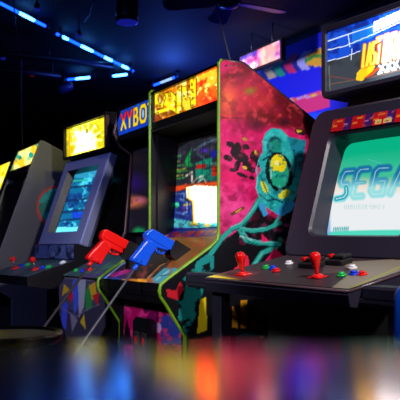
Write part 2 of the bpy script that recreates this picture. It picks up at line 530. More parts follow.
# small spotlight by the short tube
p = cpt(64, 88, 2.80)
rt = root('spotlight', (p.x, p.y, 0), 0.6, 'small dark spotlight head beside the short level tube', 'spotlight')
b = MB(); b.lathe([(0.03, -0.09), (0.05, -0.08), (0.055, 0.08), (0.05, 0.09)], M['fan'], Matrix.Translation((0, 0, 2.8)) @ Matrix.Rotation(1.1, 4, 'Y')); b.build('head', rt)
b = MB(); b.tube([(0, 0, 2.8), (0, 0, 3.0)], 0.012, M['beam']); b.build('stem', rt)
for (px, py, lm, lab) in ((32, 72, 'redlens', 'tiny red indicator light on a ceiling pipe, far left'), (79, 32, 'bluelens', 'tiny blue round lamp above the long slanting tube'), (37, 5, 'bluelens', 'tiny blue round lamp beside the nearest tube'), (3, 55, 'bluelens', 'tiny blue round lamp at the left edge')):
    p = cpt(px, py, 2.86)
    b = MB(); b.lathe([(0.005, 0.14), (0.006, 0.02), (0.02, 0.008), (0.024, -0.01), (0.018, -0.03)], M['beam'], n=12)
    b.lathe([(0.022, -0.03), (0.018, -0.042), (0.005, -0.046)], M[lm], n=12)
    o = b.build('indicator_lamp'); o.location = p; tag(o, lab, 'lamp')

# ceiling pipes
def pipe(a, c, r, lab):
    A, B = cpt(*a), cpt(*c); b = MB(); b.tube([A - A, B - A], r, M['beam'], 10)
    for k in (0.1, 0.5, 0.9):
        q = (B - A) * k; b.tube([q, q + Vector((0, 0, HC - A.z))], 0.01, M['beam'], 6)
    o = b.build('ceiling_pipe'); o.location = A; tag(o, lab, 'pipe')
pipe((-20, 50, 2.85), (112, 66, 2.85), 0.03, 'thin dark pipe running under the ceiling above the level tube')
pipe((-20, 67, 2.8), (60, 76, 2.8), 0.03, 'thin dark pipe running under the ceiling behind the red light')

# fan
p = cpt(229, 1, 2.72)
rt = root('ceiling_fan', (p.x, p.y, 0), 0, 'dark ceiling fan with purple lit blades near the top of the picture', 'fan')
b = MB(); b.lathe([(0.03, 2.80), (0.075, 2.78), (0.085, 2.72), (0.06, 2.68), (0.02, 2.67)], M['fan']); b.build('motor', rt)
b = MB(); b.tube([(0, 0, 2.78), (0, 0, 3.0)], 0.014, M['fan']); b.build('down_rod', rt)
for ang in (172, 244, 316, 28, 100):
    a = math.radians(ang); T = Matrix.Translation((0, 0, 2.715)) @ Matrix.Rotation(a, 4, 'Z') @ Matrix.Rotation(0.2, 4, 'X')
    b = MB(); b.prism([(0.07, -0.02), (0.14, -0.055), (0.42, -0.07), (0.46, -0.04), (0.46, 0.04), (0.42, 0.07), (0.14, 0.055), (0.07, 0.02)], -0.004, 0.004, M['fan'], T, 'z')
    b.build('blade', rt)

# hanging cables
def cable(name, pts, r, mat, lab):
    o0 = Vector(pts[-1]); b = MB(); b.tube([Vector(q) - o0 for q in pts], r, mat, 6)
    o = b.build(name); o.location = o0; tag(o, lab, 'cable'); return o
q = row(0.0, 0.10)
top = row(-0.05, 0.08, 1.77)
A = cpt(214, -3, 2.99)
cable('power_cable', [A, A.lerp(top, .5), top], 0.004, M['cable'], 'thin grey cable dropping from the ceiling to the centre cabinet top')
A = cpt(13, -3, 2.98); top2 = Vector((-1.36, 5.37, 1.79))
cable('power_cable', [A, A.lerp(top2, .5) + Vector((0.02, 0, 0)), top2], 0.005, M['cableb'], 'thin dark cable dropping to the grey sided cabinet')
A = cpt(102, -4, 2.97); Bp = cpt(84, 22, 2.97)
cable('power_cable', [A, cpt(91, 6, 2.93), cpt(89, 15, 2.93), Bp], 0.006, M['cableb'], 'short curved cable along the ceiling left of the can lamp')

# ------------------------------------------------------------------ small parts
def deckT(p, slope): return Matrix.Translation(p) @ Matrix.Rotation(slope, 4, 'X')
def button(parent, p, slope, mat, r=0.014, T=None, label=None):
    b = MB(T); X = deckT(p, slope)
    b.lathe([(r * 1.15, 0.0), (r * 1.15, 0.004), (r * 0.95, 0.006)], mat, X, 16)
    b.lathe([(r * 0.8, 0.006), (r * 0.78, 0.011), (r * 0.6, 0.0125)], mat, X, 16)
    o = b.build('button', parent)
    if label: o['label'] = label
    return o
def joystick(parent, p, slope, kind, T=None, k=1.0):
    X = deckT(p, slope)
    b = MB(T)
    if kind == 'bat':
        b.box(-0.026, 0.026, -0.02, 0.02, 0, 0.004, M['redd'], X, 0.0015)
        b.lathe([(0.02, 0.004), (0.018, 0.007), (0.009, 0.012)], M['redd'], X, 20)
        base = b.build('joystick', parent)
        b = MB(T); b.lathe([(0.0055, 0.01), (0.006, 0.02), (0.010, 0.034), (0.0155, 0.052), (0.0175, 0.062), (0.0165, 0.071), (0.011, 0.078), (0.003, 0.081)], M['redd'], X, 20)
        b.build('bat_handle', base)
    else:
        b.lathe([(0.026 * k, 0.0), (0.025 * k, 0.005), (0.02 * k, 0.008)], M['red'], X, 20)
        base = b.build('joystick', parent)
        b = MB(T); b.tube([(0, 0, 0.006), (0, 0, 0.05 * k)], 0.005, M['chrome'], 8, X); b.build('shaft', base)
        b = MB(T); b.lathe([(0.018 * k * math.sin(math.pi * i / 10) + 0.0005, 0.06 * k - 0.018 * k * math.cos(math.pi * i / 10)) for i in range(11)], M['redd'], X, 20); b.build('ball_top', base)
    return base

# ------------------------------------------------------------------ CENTRE light-gun cabinet
FC = frame(P0, 60)
W = 0.643
cc = root('arcade_cabinet', P0, R60, 'tall light gun arcade cabinet with pink and teal painted side and red marquee', 'arcade machine', 'arcade cabinets in the row')
prof = [(0.0, 1.745), (0.012, 1.757), (0.115, 1.757), (0.135, 1.747), (0.80, 1.385), (0.80, 0.04), (-0.10, 0.04), (-0.153, 0.10), (-0.153, 0.664),
        (-0.235, 0.79), (-0.262, 0.825), (-0.262, 0.862), (-0.235, 0.885), (-0.04, 1.01), (-0.006, 1.04), (0.0, 1.07)]
def offs_in(pr, a, b_):
    return True
for side in (0, 1):
    x0, x1 = ((-0.018, 0.0), (-W, -W + 0.018))[side]
    bk = MB(); bk.prism(prof, x0, x1 - (0.0 if side else 0.001), M['black'])
    if side == 0:
        sa = Art(FC, (0.0006, 0, 0), (0, 1, 0), (0, 0, 1), -0.27, 0.81, 0.03, 1.765, 0.0045, (205, 18, 95))
        sa.use('ab'); sa.keepmask = sa.inside(prof); sa.use('px')
        # nebula
        n1 = sa.noise(26, 1); n2 = sa.noise(12, 2)
        sa.mix(np.clip((n1 - 0.45) * 5, 0, 1), (235, 60, 130), 0.7)
        sa.mix(np.clip((n2 - 0.52) * 6, 0, 1), (140, 10, 60), 0.6)
        top = np.clip((121 - sa.py + (sa.px - 220) * 0.15) / 8, 0, 1)
        sa.mix(top, (190, 22, 50), 0.9)
        sa.mix(top * np.clip((sa.noise(20, 5) - 0.42) * 5, 0, 1), (110, 12, 20), 0.9)
        sa.mix(top * np.clip((sa.px - 250) / 45, 0, 1), (70, 12, 18), 0.6)
        sa.ell(228, 100, 14, 24, (255, 120, 50), 0.9, 0, 0.9)
        sa.ell(222, 66, 22, 10, (215, 30, 110), 0.8, 0, 0.8)
        sa.ell(250, 91, 10, 6, (140, 110, 10), 1, -10, 0.8)
        sa.ell(266, 100, 16, 6, (190, 50, 30), 0.7, 30, 0.9)
        sa.rect(225, 65, 239, 66.3, (20, 10, 15)).rect(226, 65.3, 238, 66, (210, 150, 190), 0.5)
        sa.line([(219, 117.5), (262, 119)], 0.8, (90, 5, 30)).line([(233, 62), (234, 66)], 0.8, (120, 10, 40))
        # lower pinks
        sa.ell(236, 210, 20, 26, (235, 70, 150), 0.85, 0, 0.9)
        sa.ell(232, 178, 12, 14, (230, 30, 100), 0.6, 0, 0.8)
        sa.ell(256, 125, 14, 7, (60, 8, 30), 0.9, 10, 0.8).ell(284, 122, 8, 6, (50, 8, 25), 0.9, 0, 0.8)
        # black splotches
        for x, y, rx, ry in ((236, 150, 5, 8), (230, 144, 4, 3), (241, 157, 8, 5), (228, 158, 5, 3), (247, 166, 5, 5), (237, 166, 3, 6), (255, 156, 5, 6), (246, 147, 4, 3), (252, 170, 4, 3), (259, 163, 4, 4), (232, 170, 3, 2), (242, 175, 6, 2), (300, 132, 6, 3), (252, 178, 3, 2)):
            sa.ell(x, y, rx, ry, (22, 6, 16), 1, 20)
        for x, y, a_ in ((245, 139, 10), (256, 153, 60), (245, 168, 30), (299, 131, 0), (238, 211, -30)):
            sa.ell(x, y, 2.6, 1.5, (205, 190, 30), 1, a_)
        sa.line([(232, 214), (243, 208)], 3, (90, 60, 30)).line([(236, 212), (241, 209)], 1.4, (220, 160, 60))
        # black lower ground
        sa.poly([(219, 243), (236, 232), (250, 210), (258, 196), (266, 214), (280, 220), (300, 190), (330, 150), (330, 400), (150, 400), (150, 250)], (12, 12, 18))
        n5 = sa.noise(5, 77); n6 = sa.noise(9, 78)
        up = sa.py < 245
        sa.mix(up * np.clip((n5 - 0.56) * 7, 0, 1), (255, 90, 160), 0.35).mix(up * np.clip((n6 - 0.55) * 7, 0, 1), (120, 5, 45), 0.55)
        sa.mix(top * np.clip((n5 - 0.55) * 8, 0, 1), (225, 60, 40), 0.4)
        # pale teal organic shape with an oval porthole
        teal = (28, 165, 160)
        sa.poly([(263, 152), (262, 141), (266, 132), (273, 127.5), (281, 129), (288, 136), (293, 142), (300, 143), (306, 140), (305, 150), (303, 162), (300, 180), (296, 196), (290, 207), (281, 215), (270, 210), (262, 204), (257, 193), (256, 178), (261, 170), (258, 160)], teal)
        sa.poly([(288, 137), (306, 140), (304, 158), (300, 172), (294, 158), (290, 146)], (20, 130, 150))
        sa.line([(265, 150), (265, 139), (271, 131), (280, 131), (286, 138)], 2.2, (40, 190, 190))
        sa.ell(274, 145, 7, 9, (8, 70, 75), 1, 15).ell(276, 146, 5.5, 6.5, (20, 140, 115), 1, 15)
        sa.line([(263, 160), (268, 157), (275, 154)], 1.6, (5, 40, 45))
        sa.ell(279, 172, 13.5, 20, (6, 10, 14), 1, -8).ell(279, 172, 9.6, 16, (24, 150, 110), 1, -8)
        sa.ell(278.5, 164, 7.8, 9.5, (235, 215, 20), 1, -8).ell(277, 163, 3.4, 3.6, (255, 245, 150), 1, 0, 0.6)
        sa.poly([(270, 173), (276, 170), (281, 172), (289, 170), (288, 180), (281, 188), (273, 185)], (25, 160, 120))
        sa.line([(271, 170), (271, 178)], 1.2, (160, 220, 220))
        sa.blot(6, 0.6, (8, 80, 80), 9, 0.6, 8, sa.inside([(290, 140), (306, 140), (300, 185), (292, 200)]))
        sa.ell(264.5, 187, 2.8, 7, (215, 215, 40), 1, -25).ell(284, 194, 6.5, 3.6, (215, 215, 40), 1, -35)
        sa.line([(258, 194), (268, 201), (275, 199), (282, 202)], 1.8, (5, 60, 65))
        sa.poly([(275, 213), (283, 203), (292, 200), (296, 204), (290, 212), (281, 217)], (40, 150, 205))
        sa.poly([(258, 199), (264, 203), (268, 214), (264, 217), (259, 207)], (50, 150, 200))
        inb = sa.inside([(262, 141), (273, 127.5), (288, 136), (306, 140), (303, 162), (296, 196), (281, 215), (262, 204), (256, 178), (258, 160)])
        sa.mix(inb * np.clip((sa.noise(4, 81) - 0.58) * 8, 0, 1), (8, 95, 105), 0.7).mix(inb * np.clip((sa.noise(5, 83) - 0.6) * 8, 0, 1), (90, 215, 205), 0.5)
        sa.line([(259, 160), (256, 170), (258, 178), (256, 188), (260, 198)], 1.0, (120, 215, 215), 0.7).line([(294, 150), (296, 165), (291, 185)], 1.2, (8, 60, 70)).line([(262, 180), (268, 194), (276, 200)], 1.0, (6, 50, 60))
        # limbs
        lt = (36, 160, 145)
        sa.line([(259, 200), (252, 212), (243, 224), (232, 229), (222, 238), (205, 262)], 5, lt)
        sa.line([(238, 228), (252, 231), (266, 229), (280, 223)], 4, lt)
        sa.line([(240, 230), (246, 240), (258, 243), (279, 244)], 5, lt)
        sa.line([(279, 217), (273, 226), (262, 231)], 2.5, lt)
        sa.line([(252, 268), (262, 253), (276, 247)], 5, lt)
        sa.line([(240, 236), (252, 240)], 1.4, (150, 210, 205))
        sa.poly([(262, 234), (269, 241), (262, 243)], (225, 25, 95)).poly([(264, 262), (275, 248), (290, 262)], (215, 25, 85))
        sa.poly([(232, 276), (240, 252), (248, 256), (250, 270), (258, 276)], (225, 35, 70))
        sa.ell(236, 262, 2, 5, (15, 8, 14), 1)
        sa.ell(280, 240, 2.5, 2.5, (20, 110, 80), 1)
        # limb highlights
        for p in ([(257, 203), (250, 213), (241, 223), (231, 227)], [(240, 227), (252, 229.5), (265, 227.5)], [(243, 231), (248, 238), (259, 241.5), (277, 242.5)], [(254, 265), (263, 252)]):
            sa.line(p, 1.2, (130, 215, 205), 0.6)
            sa.line([(x + 1, y + 4) for x, y in p], 1.0, (5, 60, 62), 0.8)
        # lower left cluster beside the control panel
        sa.poly([(196, 262), (206, 255), (214, 256), (214, 268), (204, 276), (194, 272)], (25, 140, 135)).ell(207, 268, 4, 3, (8, 20, 28), 1, 30)
        sa.poly([(178, 283), (194, 268), (204, 280), (202, 300), (193, 322), (186, 337), (178, 318), (180, 304), (174, 296)], (22, 118, 112))
        sa.blot(9, 0.5, (8, 12, 20), 21, 1, 12, sa.inside([(172, 280), (210, 262), (206, 345), (184, 345)]))
        sa.poly([(166, 289), (176, 291), (180, 282), (184, 288), (178, 300), (168, 297)], (190, 25, 40))
        sa.poly([(200, 300), (206, 297), (207, 330), (197, 334)], (215, 190, 20))
        sa.poly([(232, 305), (238, 316), (238, 328), (232, 328)], (220, 150, 20)).rect(241, 300, 247, 328, (220, 150, 20)).poly([(250, 320), (257, 322), (258, 327), (250, 328)], (220, 150, 20))
        sa.ell(262, 332, 4, 6, (170, 150, 120), 1).ell(261, 332, 2, 3, (10, 10, 10), 1)
        sa.poly([(190, 340), (230, 335), (225, 400), (180, 400)], (150, 15, 50)).poly([(236, 335), (258, 332), (262, 400), (232, 400)], (10, 60, 60))
        sp = sa.build('side_panel', cc, M['art'], bk)
        sp['label'] = 'side panel painted pink, black and teal'
    else:
        sp = bk.build('side_panel', cc)
    # green edge moulding follows the outline
    xm = (x0 + x1) / 2
    b = MB()
    pts = [(xm, t, h) for t, h in prof]
    dense = []
    for i in range(len(pts)):
        a_, c_ = Vector(pts[i]), Vector(pts[(i + 1) % len(pts)])
        n = max(1, int((c_ - a_).length / 0.05))
        if prof[i] == (0.135, 1.747): pass
        for k in range(n): dense.append(a_.lerp(c_, k / n))
    sel = [q for q in dense if q.z > 0.05 and q.y < 0.79]
    # split: front run (green) and top/back run (black)
    b.tube([Vector(q) for q in ([(xm, 0.012, 1.757), (xm, 0.0, 1.745), (xm, 0.0, 1.4), (xm, 0.0, 1.07), (xm, -0.006, 1.04), (xm, -0.04, 1.01), (xm, -0.235, 0.885), (xm, -0.258, 0.868), (xm, -0.264, 0.845), (xm, -0.258, 0.822), (xm, -0.235, 0.79), (xm, -0.153, 0.664), (xm, -0.153, 0.10)])], 0.0086, M['green'], 8)
    e = b.build('edge_trim', sp); e['label'] = 'yellow green edge moulding'
    b = MB(); b.tube([(xm, 0.012, 1.757), (xm, 0.115, 1.757), (xm, 0.135, 1.747), (xm, 0.80, 1.385), (xm, 0.80, 0.06)], 0.0092, M['green'] if False else M['cableb'], 8)
    b.build('rear_trim', sp)
xi0, xi1 = -W + 0.019, -0.019
b = MB(); b.box(xi0, xi1, 0.02, 0.125, 1.745, 1.753, M['blackmatte']); b.build('top_panel', cc)
b = MB(); b.prism([(0.13, 1.745), (0.79, 1.385), (0.79, 1.37), (0.13, 1.73)], xi0, xi1, M['blackmatte']); b.box(xi0, xi1, 0.78, 0.792, 0.05, 1.37, M['blackmatte']); b.build('back_panel', cc)
# marquee
z0, z1 = 1.602, 1.735
mq = Art(FC, (0, 0.014, 0), (1, 0, 0), (0, 0, 1), xi0 + 0.012, xi1 - 0.004, z0, z1, 0.0028, (225, 50, 8)).use('ab')
Wm = xi1 - xi0
mq.blot(0.09, 0.45, (255, 120, 20), 3, 0.8, 7).blot(0.05, 0.55, (150, 10, 5), 6, 0.8, 8).blot(0.02, 0.64, (255, 210, 90), 8, 0.8, 10)
mq.use('px')
mq.poly([(151, 95), (196, 75), (196, 109), (151, 122)], (232, 130, 8))
mq.blot(7, 0.5, (120, 60, 5), 13, 0.9, 9, mq.inside([(151, 95), (196, 75), (196, 109), (151, 122)]))
mq.poly([(150, 108), (160, 116), (165, 122), (150, 128)], (150, 60, 5))
yl = (250, 235, 25)
mq.ell(160, 99, 6, 9, yl).ell(160, 99, 2.6, 5, (165, 90, 5)).line([(155, 113), (172, 108), (178, 112)], 3.4, yl)
mq.ell(170, 100, 6.5, 8, yl).ell(170, 99, 3, 3.6, (235, 190, 20))
mq.poly([(176, 92), (181, 86), (181, 110), (177, 112)], yl).poly([(182, 84), (186, 82), (187, 107), (183, 108)], yl)
mq.line([(179, 95), (190, 92)], 3.2, (250, 245, 120)).ell(187, 104, 5, 6, (230, 220, 40))
mq.poly([(190, 80), (195.5, 77.5), (196, 104), (191, 108)], yl)
mq.line([(196.5, 78), (196.8, 106)], 1.0, (90, 10, 5))
for x, y in ((181, 97), (184, 96), (188, 94), (192, 85), (193, 92), (193, 98)): mq.ell(x, y, 0.8, 1.0, (60, 50, 10))
mq.line([(151, 94), (153, 124)], 0.9, (255, 220, 120)).line([(150, 125), (218, 104)], 1.4, (190, 60, 10))
mq.line([(201, 92), (207, 87), (213, 92)], 0.9, (150, 30, 10)).ell(212, 78, 1.5, 1.5, (255, 200, 90), 1, 0, .5)
yin = mq.inside([(151, 95), (196, 75), (196, 109), (151, 122)])
mq.mix(yin * np.clip((mq.noise(3.2, 91) - 0.56) * 9, 0, 1), (150, 80, 5), 0.75).mix(yin * np.clip((mq.noise(4.2, 92) - 0.62) * 9, 0, 1), (255, 250, 150), 0.8)
for p in ([(157, 92), (162, 90), (166, 97), (163, 106)], [(176, 92), (176, 112)], [(181.5, 86), (182, 110)], [(187.5, 82), (188, 97)], [(165, 93), (171, 91), (176, 96)], [(190, 97), (191, 108), (195, 106)], [(152, 116), (158, 112), (160, 119)]): mq.line(p, 0.8, (110, 50, 5), 0.85)
mq.ell(207, 100, 10, 6, (235, 20, 10), 0.8, 0, 0.8)
bk = MB(); bk.box(xi0 + 0.012, xi1 - 0.004, 0.016, 0.05, z0, z1, M['blackmatte'])
m_ = mq.build('marquee', cc, M['glow15'], bk, None, np.full(mq.px.shape, 0.8) + 2.6 * (mq.px > 196)); m_['label'] = 'lit orange and yellow marquee'
b = MB()
b.box(xi0, xi1, -0.002, 0.016, z1, z1 + 0.012, M['black']); b.box(xi0, xi1, 0.0, 0.03, z0 - 0.032, z0 - 0.001, M['black'])
b.box(xi0, xi0 + 0.011, 0.0, 0.03, z0, z1, M['black'])
b.prism([(0.002, z0 - 0.034), (0.2, z0 - 0.05), (0.2, z0 - 0.06), (0.002, z0 - 0.044)], xi0, xi1, M['blackmatte'])
b.build('marquee_frame', cc)
# monitor
scn = Art(FC, (0, 0.115, 1.10), (1, 0, 0), (0, 0.06, 1.0), xi0 + 0.012, xi1 - 0.005, 0.0, 0.415, 0.0042, (34, 34, 44), 0.0)
scn.use('px')
P = scn
P.blot(9, 0.5, (70, 70, 90), 4, 0.6, 6)
P.poly([(160, 140), (230, 130), (230, 120), (150, 120)], (8, 8, 12))
P.poly([(160, 120), (230, 120), (230, 134), (210, 137), (190, 141), (180, 147), (173, 157), (172, 260), (150, 260)], (10, 10, 16))
for pts in (((194, 150), (204, 144), (219, 138)), ((198, 155), (204, 158))):
    for q0, q1 in zip(pts[:-1], pts[1:]): P.line([q0, q1], 1.0, (120, 190, 230), 0.6)
P.ell(204, 150.5, 4.5, 2.6, (50, 30, 150)).ell(215, 154, 5, 4, (20, 25, 150)).ell(204, 150.5, 2.4, 1.2, (110, 60, 190))
P.poly([(185, 160), (192, 147), (190, 160), (194, 166), (186, 168)], (10, 150, 70)).blot(4, 0.5, (20, 60, 40), 7, 0.7, 8, P.inside([(184, 158), (193, 146), (194, 168)]))
for i, (x0_, x1_, y) in enumerate(((175, 181, 157), (175, 180, 162), (175, 190, 166), (175, 186, 170), (176, 190, 172), (176, 183, 176), (176, 184, 179))):
    P.line([(x0_, y), (x1_, y - 1.2)], 1.1, [(60, 200, 60), (190, 210, 40)][i % 2])
P.poly([(195, 162), (212, 158), (212, 180), (195, 180)], (12, 130, 105)).poly([(209, 163), (222, 162), (222, 180), (209, 181)], (20, 110, 100))
P.poly([(196, 165), (206, 163.5), (206, 168), (196, 169)], (190, 20, 15)).poly([(212, 166), (222, 164), (222, 175), (212, 176)], (200, 22, 15)).line([(211, 164), (222, 162.5)], 1, (170, 200, 190))
P.line([(186, 176), (192, 172), (192, 184), (197, 178), (203, 176)], 1.6, (240, 230, 200)).line([(198, 182), (204, 178), (206, 183)], 1.3, (200, 230, 200))
P.poly([(173, 187), (186, 184), (200, 183), (222, 181), (222, 188), (186, 189), (173, 192)], (235, 70, 10))
P.poly([(186, 187), (196, 185), (222, 187), (222, 228), (194, 224), (192, 200), (186, 198)], (255, 245, 215))
P.line([(188, 188), (189, 199), (193, 201), (194, 223)], 1.6, (255, 170, 60))
P.poly([(173, 192), (186, 190), (186, 200), (191, 202), (192, 220), (174, 220)], (25, 45, 130))
P.line([(175, 194), (184, 193), (184, 199)], 0.9, (130, 180, 230)).line([(180, 199), (187, 202), (187, 212), (181, 214)], 1.0, (150, 210, 240)).ell(177, 205, 2.3, 2.8, (60, 230, 170)).line([(184, 205), (190, 204)], 1.4, (245, 200, 60)).line([(176, 212), (188, 216)], 1.2, (90, 130, 220))
P.rect(182, 206, 186, 212, (80, 40, 150))
P.poly([(172, 218), (194, 222), (222, 223), (222, 230), (172, 228)], (70, 180, 190)).ell(194, 224, 4, 2, (240, 200, 60)).ell(207, 225, 4, 1.6, (240, 210, 110))
P.line([(171, 228), (222, 230)], 1.6, (40, 30, 140))
P.blur(1)
wh = P.inside([(186, 187), (196, 185), (222, 187), (222, 228), (194, 224), (192, 200), (186, 198)])
P.mix(~wh * np.clip((P.noise(3, 95) - 0.5) * 7, 0, 1), (20, 20, 34), 0.45)
for x in range(174, 224, 7): P.line([(x, 186 - (x - 172) * .12), (x + 1, 140)], 0.5, (10, 10, 16), 0.7)
for y in (148, 158, 170): P.line([(172, y + 4), (222, y - 4)], 0.5, (10, 10, 16), 0.6)
gain = np.where(P.inside([(186, 186), (222, 186), (222, 226), (192, 222)]), 2.4, 1.05)
gain = np.where(P.inside([(150, 120), (230, 120), (230, 134), (210, 137), (190, 141), (180, 147), (173, 157), (172, 260), (150, 260)]), 0.15, gain)
bk = MB(); bk.prism([(0.119, 1.099), (0.146, 1.516), (0.30, 1.516), (0.40, 1.45), (0.40, 1.15), (0.30, 1.099)], xi0 + 0.012, xi1 - 0.005, M['blackmatte'])
m_ = P.build('screen', cc, M['glow'], bk, None, gain); m_['label'] = 'lit game screen'
b = MB(); b.box(xi0, xi0 + 0.011, 0.03, 0.42, 1.06, 1.56, M['glass']); b.box(xi1 - 0.004, xi1, 0.03, 0.42, 1.06, 1.56, M['blackmatte']); b.prism([(0.118, 1.52), (0.20, 1.545), (0.42, 1.545), (0.42, 1.53)], xi0 + 0.012, xi1 - 0.005, M['blackmatte'])
b.build('monitor_surround', cc)
# lower bezel with art
be = Art(FC, (0, 0.035, 1.045), (1, 0, 0), (0, 0.077, 0.052), xi0 + 0.002, xi1 - 0.002, 0, 1.0, 0.004, (70, 25, 110)).use('ab')
be = None
bz = Art(FC, (0, 0.035, 1.045), (1, 0, 0), (0, 0.829, 0.56), xi0 + 0.002, xi1 - 0.002, 0, 0.0925, 0.004, (70, 25, 110)).use('ab')
bz.blot(0.05, 0.5, (170, 30, 40), 31, 1, 10).blot(0.04, 0.58, (220, 110, 50), 33, 0.9, 10).blot(0.03, 0.62, (40, 40, 160), 35, 1, 10)
bz.rect(-1, 0.075, 1, 0.1, (30, 25, 140))
bk = MB(); bk.prism([(0.036, 1.043), (0.112, 1.0945), (0.112, 1.05), (0.06, 1.02)], xi0 + 0.002, xi1 - 0.002, M['black'])
m_ = bz.build('lower_bezel', cc, M['artdeck'], bk); m_['label'] = 'purple and red printed lower bezel'
# deck
DO, DB = Vector((0, -0.256, 0.872)), Vector((0, 0.844, 0.536)).normalized()
DN = Vector((0, -DB.z, DB.y))
dsl = math.atan2(DB.z, DB.y)
dl = 0.345
dk = Art(FC, DO, (1, 0, 0), DB, xi0 + 0.002, xi1 - 0.002, 0, dl, 0.004, (125, 80, 30))
dk.use('px')
dk.blot(14, 0.5, (160, 110, 50), 41, 0.8, 6)
dk.poly([(90, 282), (124, 262), (140, 250), (152, 246), (140, 264), (132, 281), (128, 290), (90, 290)], (60, 50, 120))
dk.poly([(90, 284), (100, 276), (140, 282), (163, 283), (163, 292), (90, 290)], (30, 60, 150))
dk.poly([(109, 276), (120, 268), (134, 264), (129, 273), (113, 277)], (190, 40, 150))
dk.line([(122, 270), (128, 268)], 1.5, (60, 20, 90)).line([(104, 279), (122, 264), (133, 260)], 1, (150, 190, 210))
dk.poly([(122, 279), (146, 279), (147, 284), (120, 283)], (245, 165, 40))
dk.poly([(133, 268), (141, 256), (160, 247), (182, 250), (158, 276), (146, 279), (131, 278)], (34, 28, 32))
dk.poly([(152, 279), (164, 268), (178, 268), (166, 282), (155, 283)], (60, 150, 165))
dk.line([(148, 278), (160, 266), (174, 258)], 1.8, (190, 130, 60)).line([(156, 280), (170, 270)], 1.1, (150, 200, 200)).line([(160, 276), (172, 274)], 0.9, (40, 60, 80))
dk.blot(5, 0.62, (180, 60, 40), 44, 0.6, 10)
bk = MB(); 
q0 = DO - DN * 0.001; q1 = DO + DB * dl - DN * 0.001
bk.prism([(q0.y, q0.z), (q1.y, q1.z), (q1.y, q1.z - 0.03), (-0.225, 0.80), (-0.25, 0.82), (-0.256, 0.84)], xi0 + 0.002, xi1 - 0.002, M['black'])
m_ = dk.build('control_panel', cc, M['artdeck'], bk); m_['label'] = 'sloping control panel printed with coloured shapes'
# fascia under it and front panel
b = MB(); b.prism([(-0.235, 0.79), (-0.246, 0.825), (-0.252, 0.864), (-0.238, 0.864), (-0.19, 0.79)], xi0 + 0.002, xi1 - 0.002, M['black']); b.build('fascia', cc)
fp = Art(FC, (0, -0.165, 0), (1, 0, 0), (0, 0, 1), xi0 + 0.055, xi1 - 0.002, 0.06, 0.80, 0.006, (185, 12, 95)).use('px')
fp.blot(12, 0.5, (110, 5, 80), 51, 0.9, 7).blot(9, 0.58, (240, 60, 150), 53, 0.8, 9)
fp.poly([(122, 345), (127, 318), (133, 345)], (12, 8, 14)).ell(146, 309, 3, 4, (50, 20, 60), .8).poly([(160, 318), (172, 312), (188, 345), (162, 345)], (45, 60, 150)).blot(5, .55, (200, 50, 110), 58, 1, 12, fp.inside([(158, 312), (180, 305), (190, 345), (160, 345)]))
fp.ell(158, 328, 3.5, 5, (220, 170, 220), 0.9)
bk = MB(); bk.box(xi0 + 0.002, xi1 - 0.002, -0.163, -0.14, 0.05, 0.80, M['black'])
m_ = fp.build('front_panel', cc, M['art'], bk); m_['label'] = 'magenta painted front panel'
Fq = lambda x, y: hit(FC, (0, -0.17, 0), (1, 0, 0), (0, 0, 1), x, y)
ca, cb_ = Fq(138, 316), Fq(156, 345)
b = MB(); pr = [(ca[0], 0.36), (ca[0], ca[1] - 0.02), (ca[0] + 0.03, ca[1]), (cb_[0] - 0.03, ca[1]), (cb_[0], ca[1] - 0.02), (cb_[0], 0.36)]
b.prism(pr, -0.195, -0.17, M['black'], axis='y'); cdr = b.build('coin_door', cc)
b = MB()
for k in (0.3, 0.7):
    x = ca[0] + (cb_[0] - ca[0]) * k; b.box(x - 0.022, x + 0.022, -0.203, -0.1955, ca[1] - 0.14, ca[1] - 0.06, M['cableb'], c=0.003)
    b.box(x - 0.008, x + 0.008, -0.2065, -0.2035, ca[1] - 0.11, ca[1] - 0.08, M['redd'])
b.build('coin_slot', cdr)

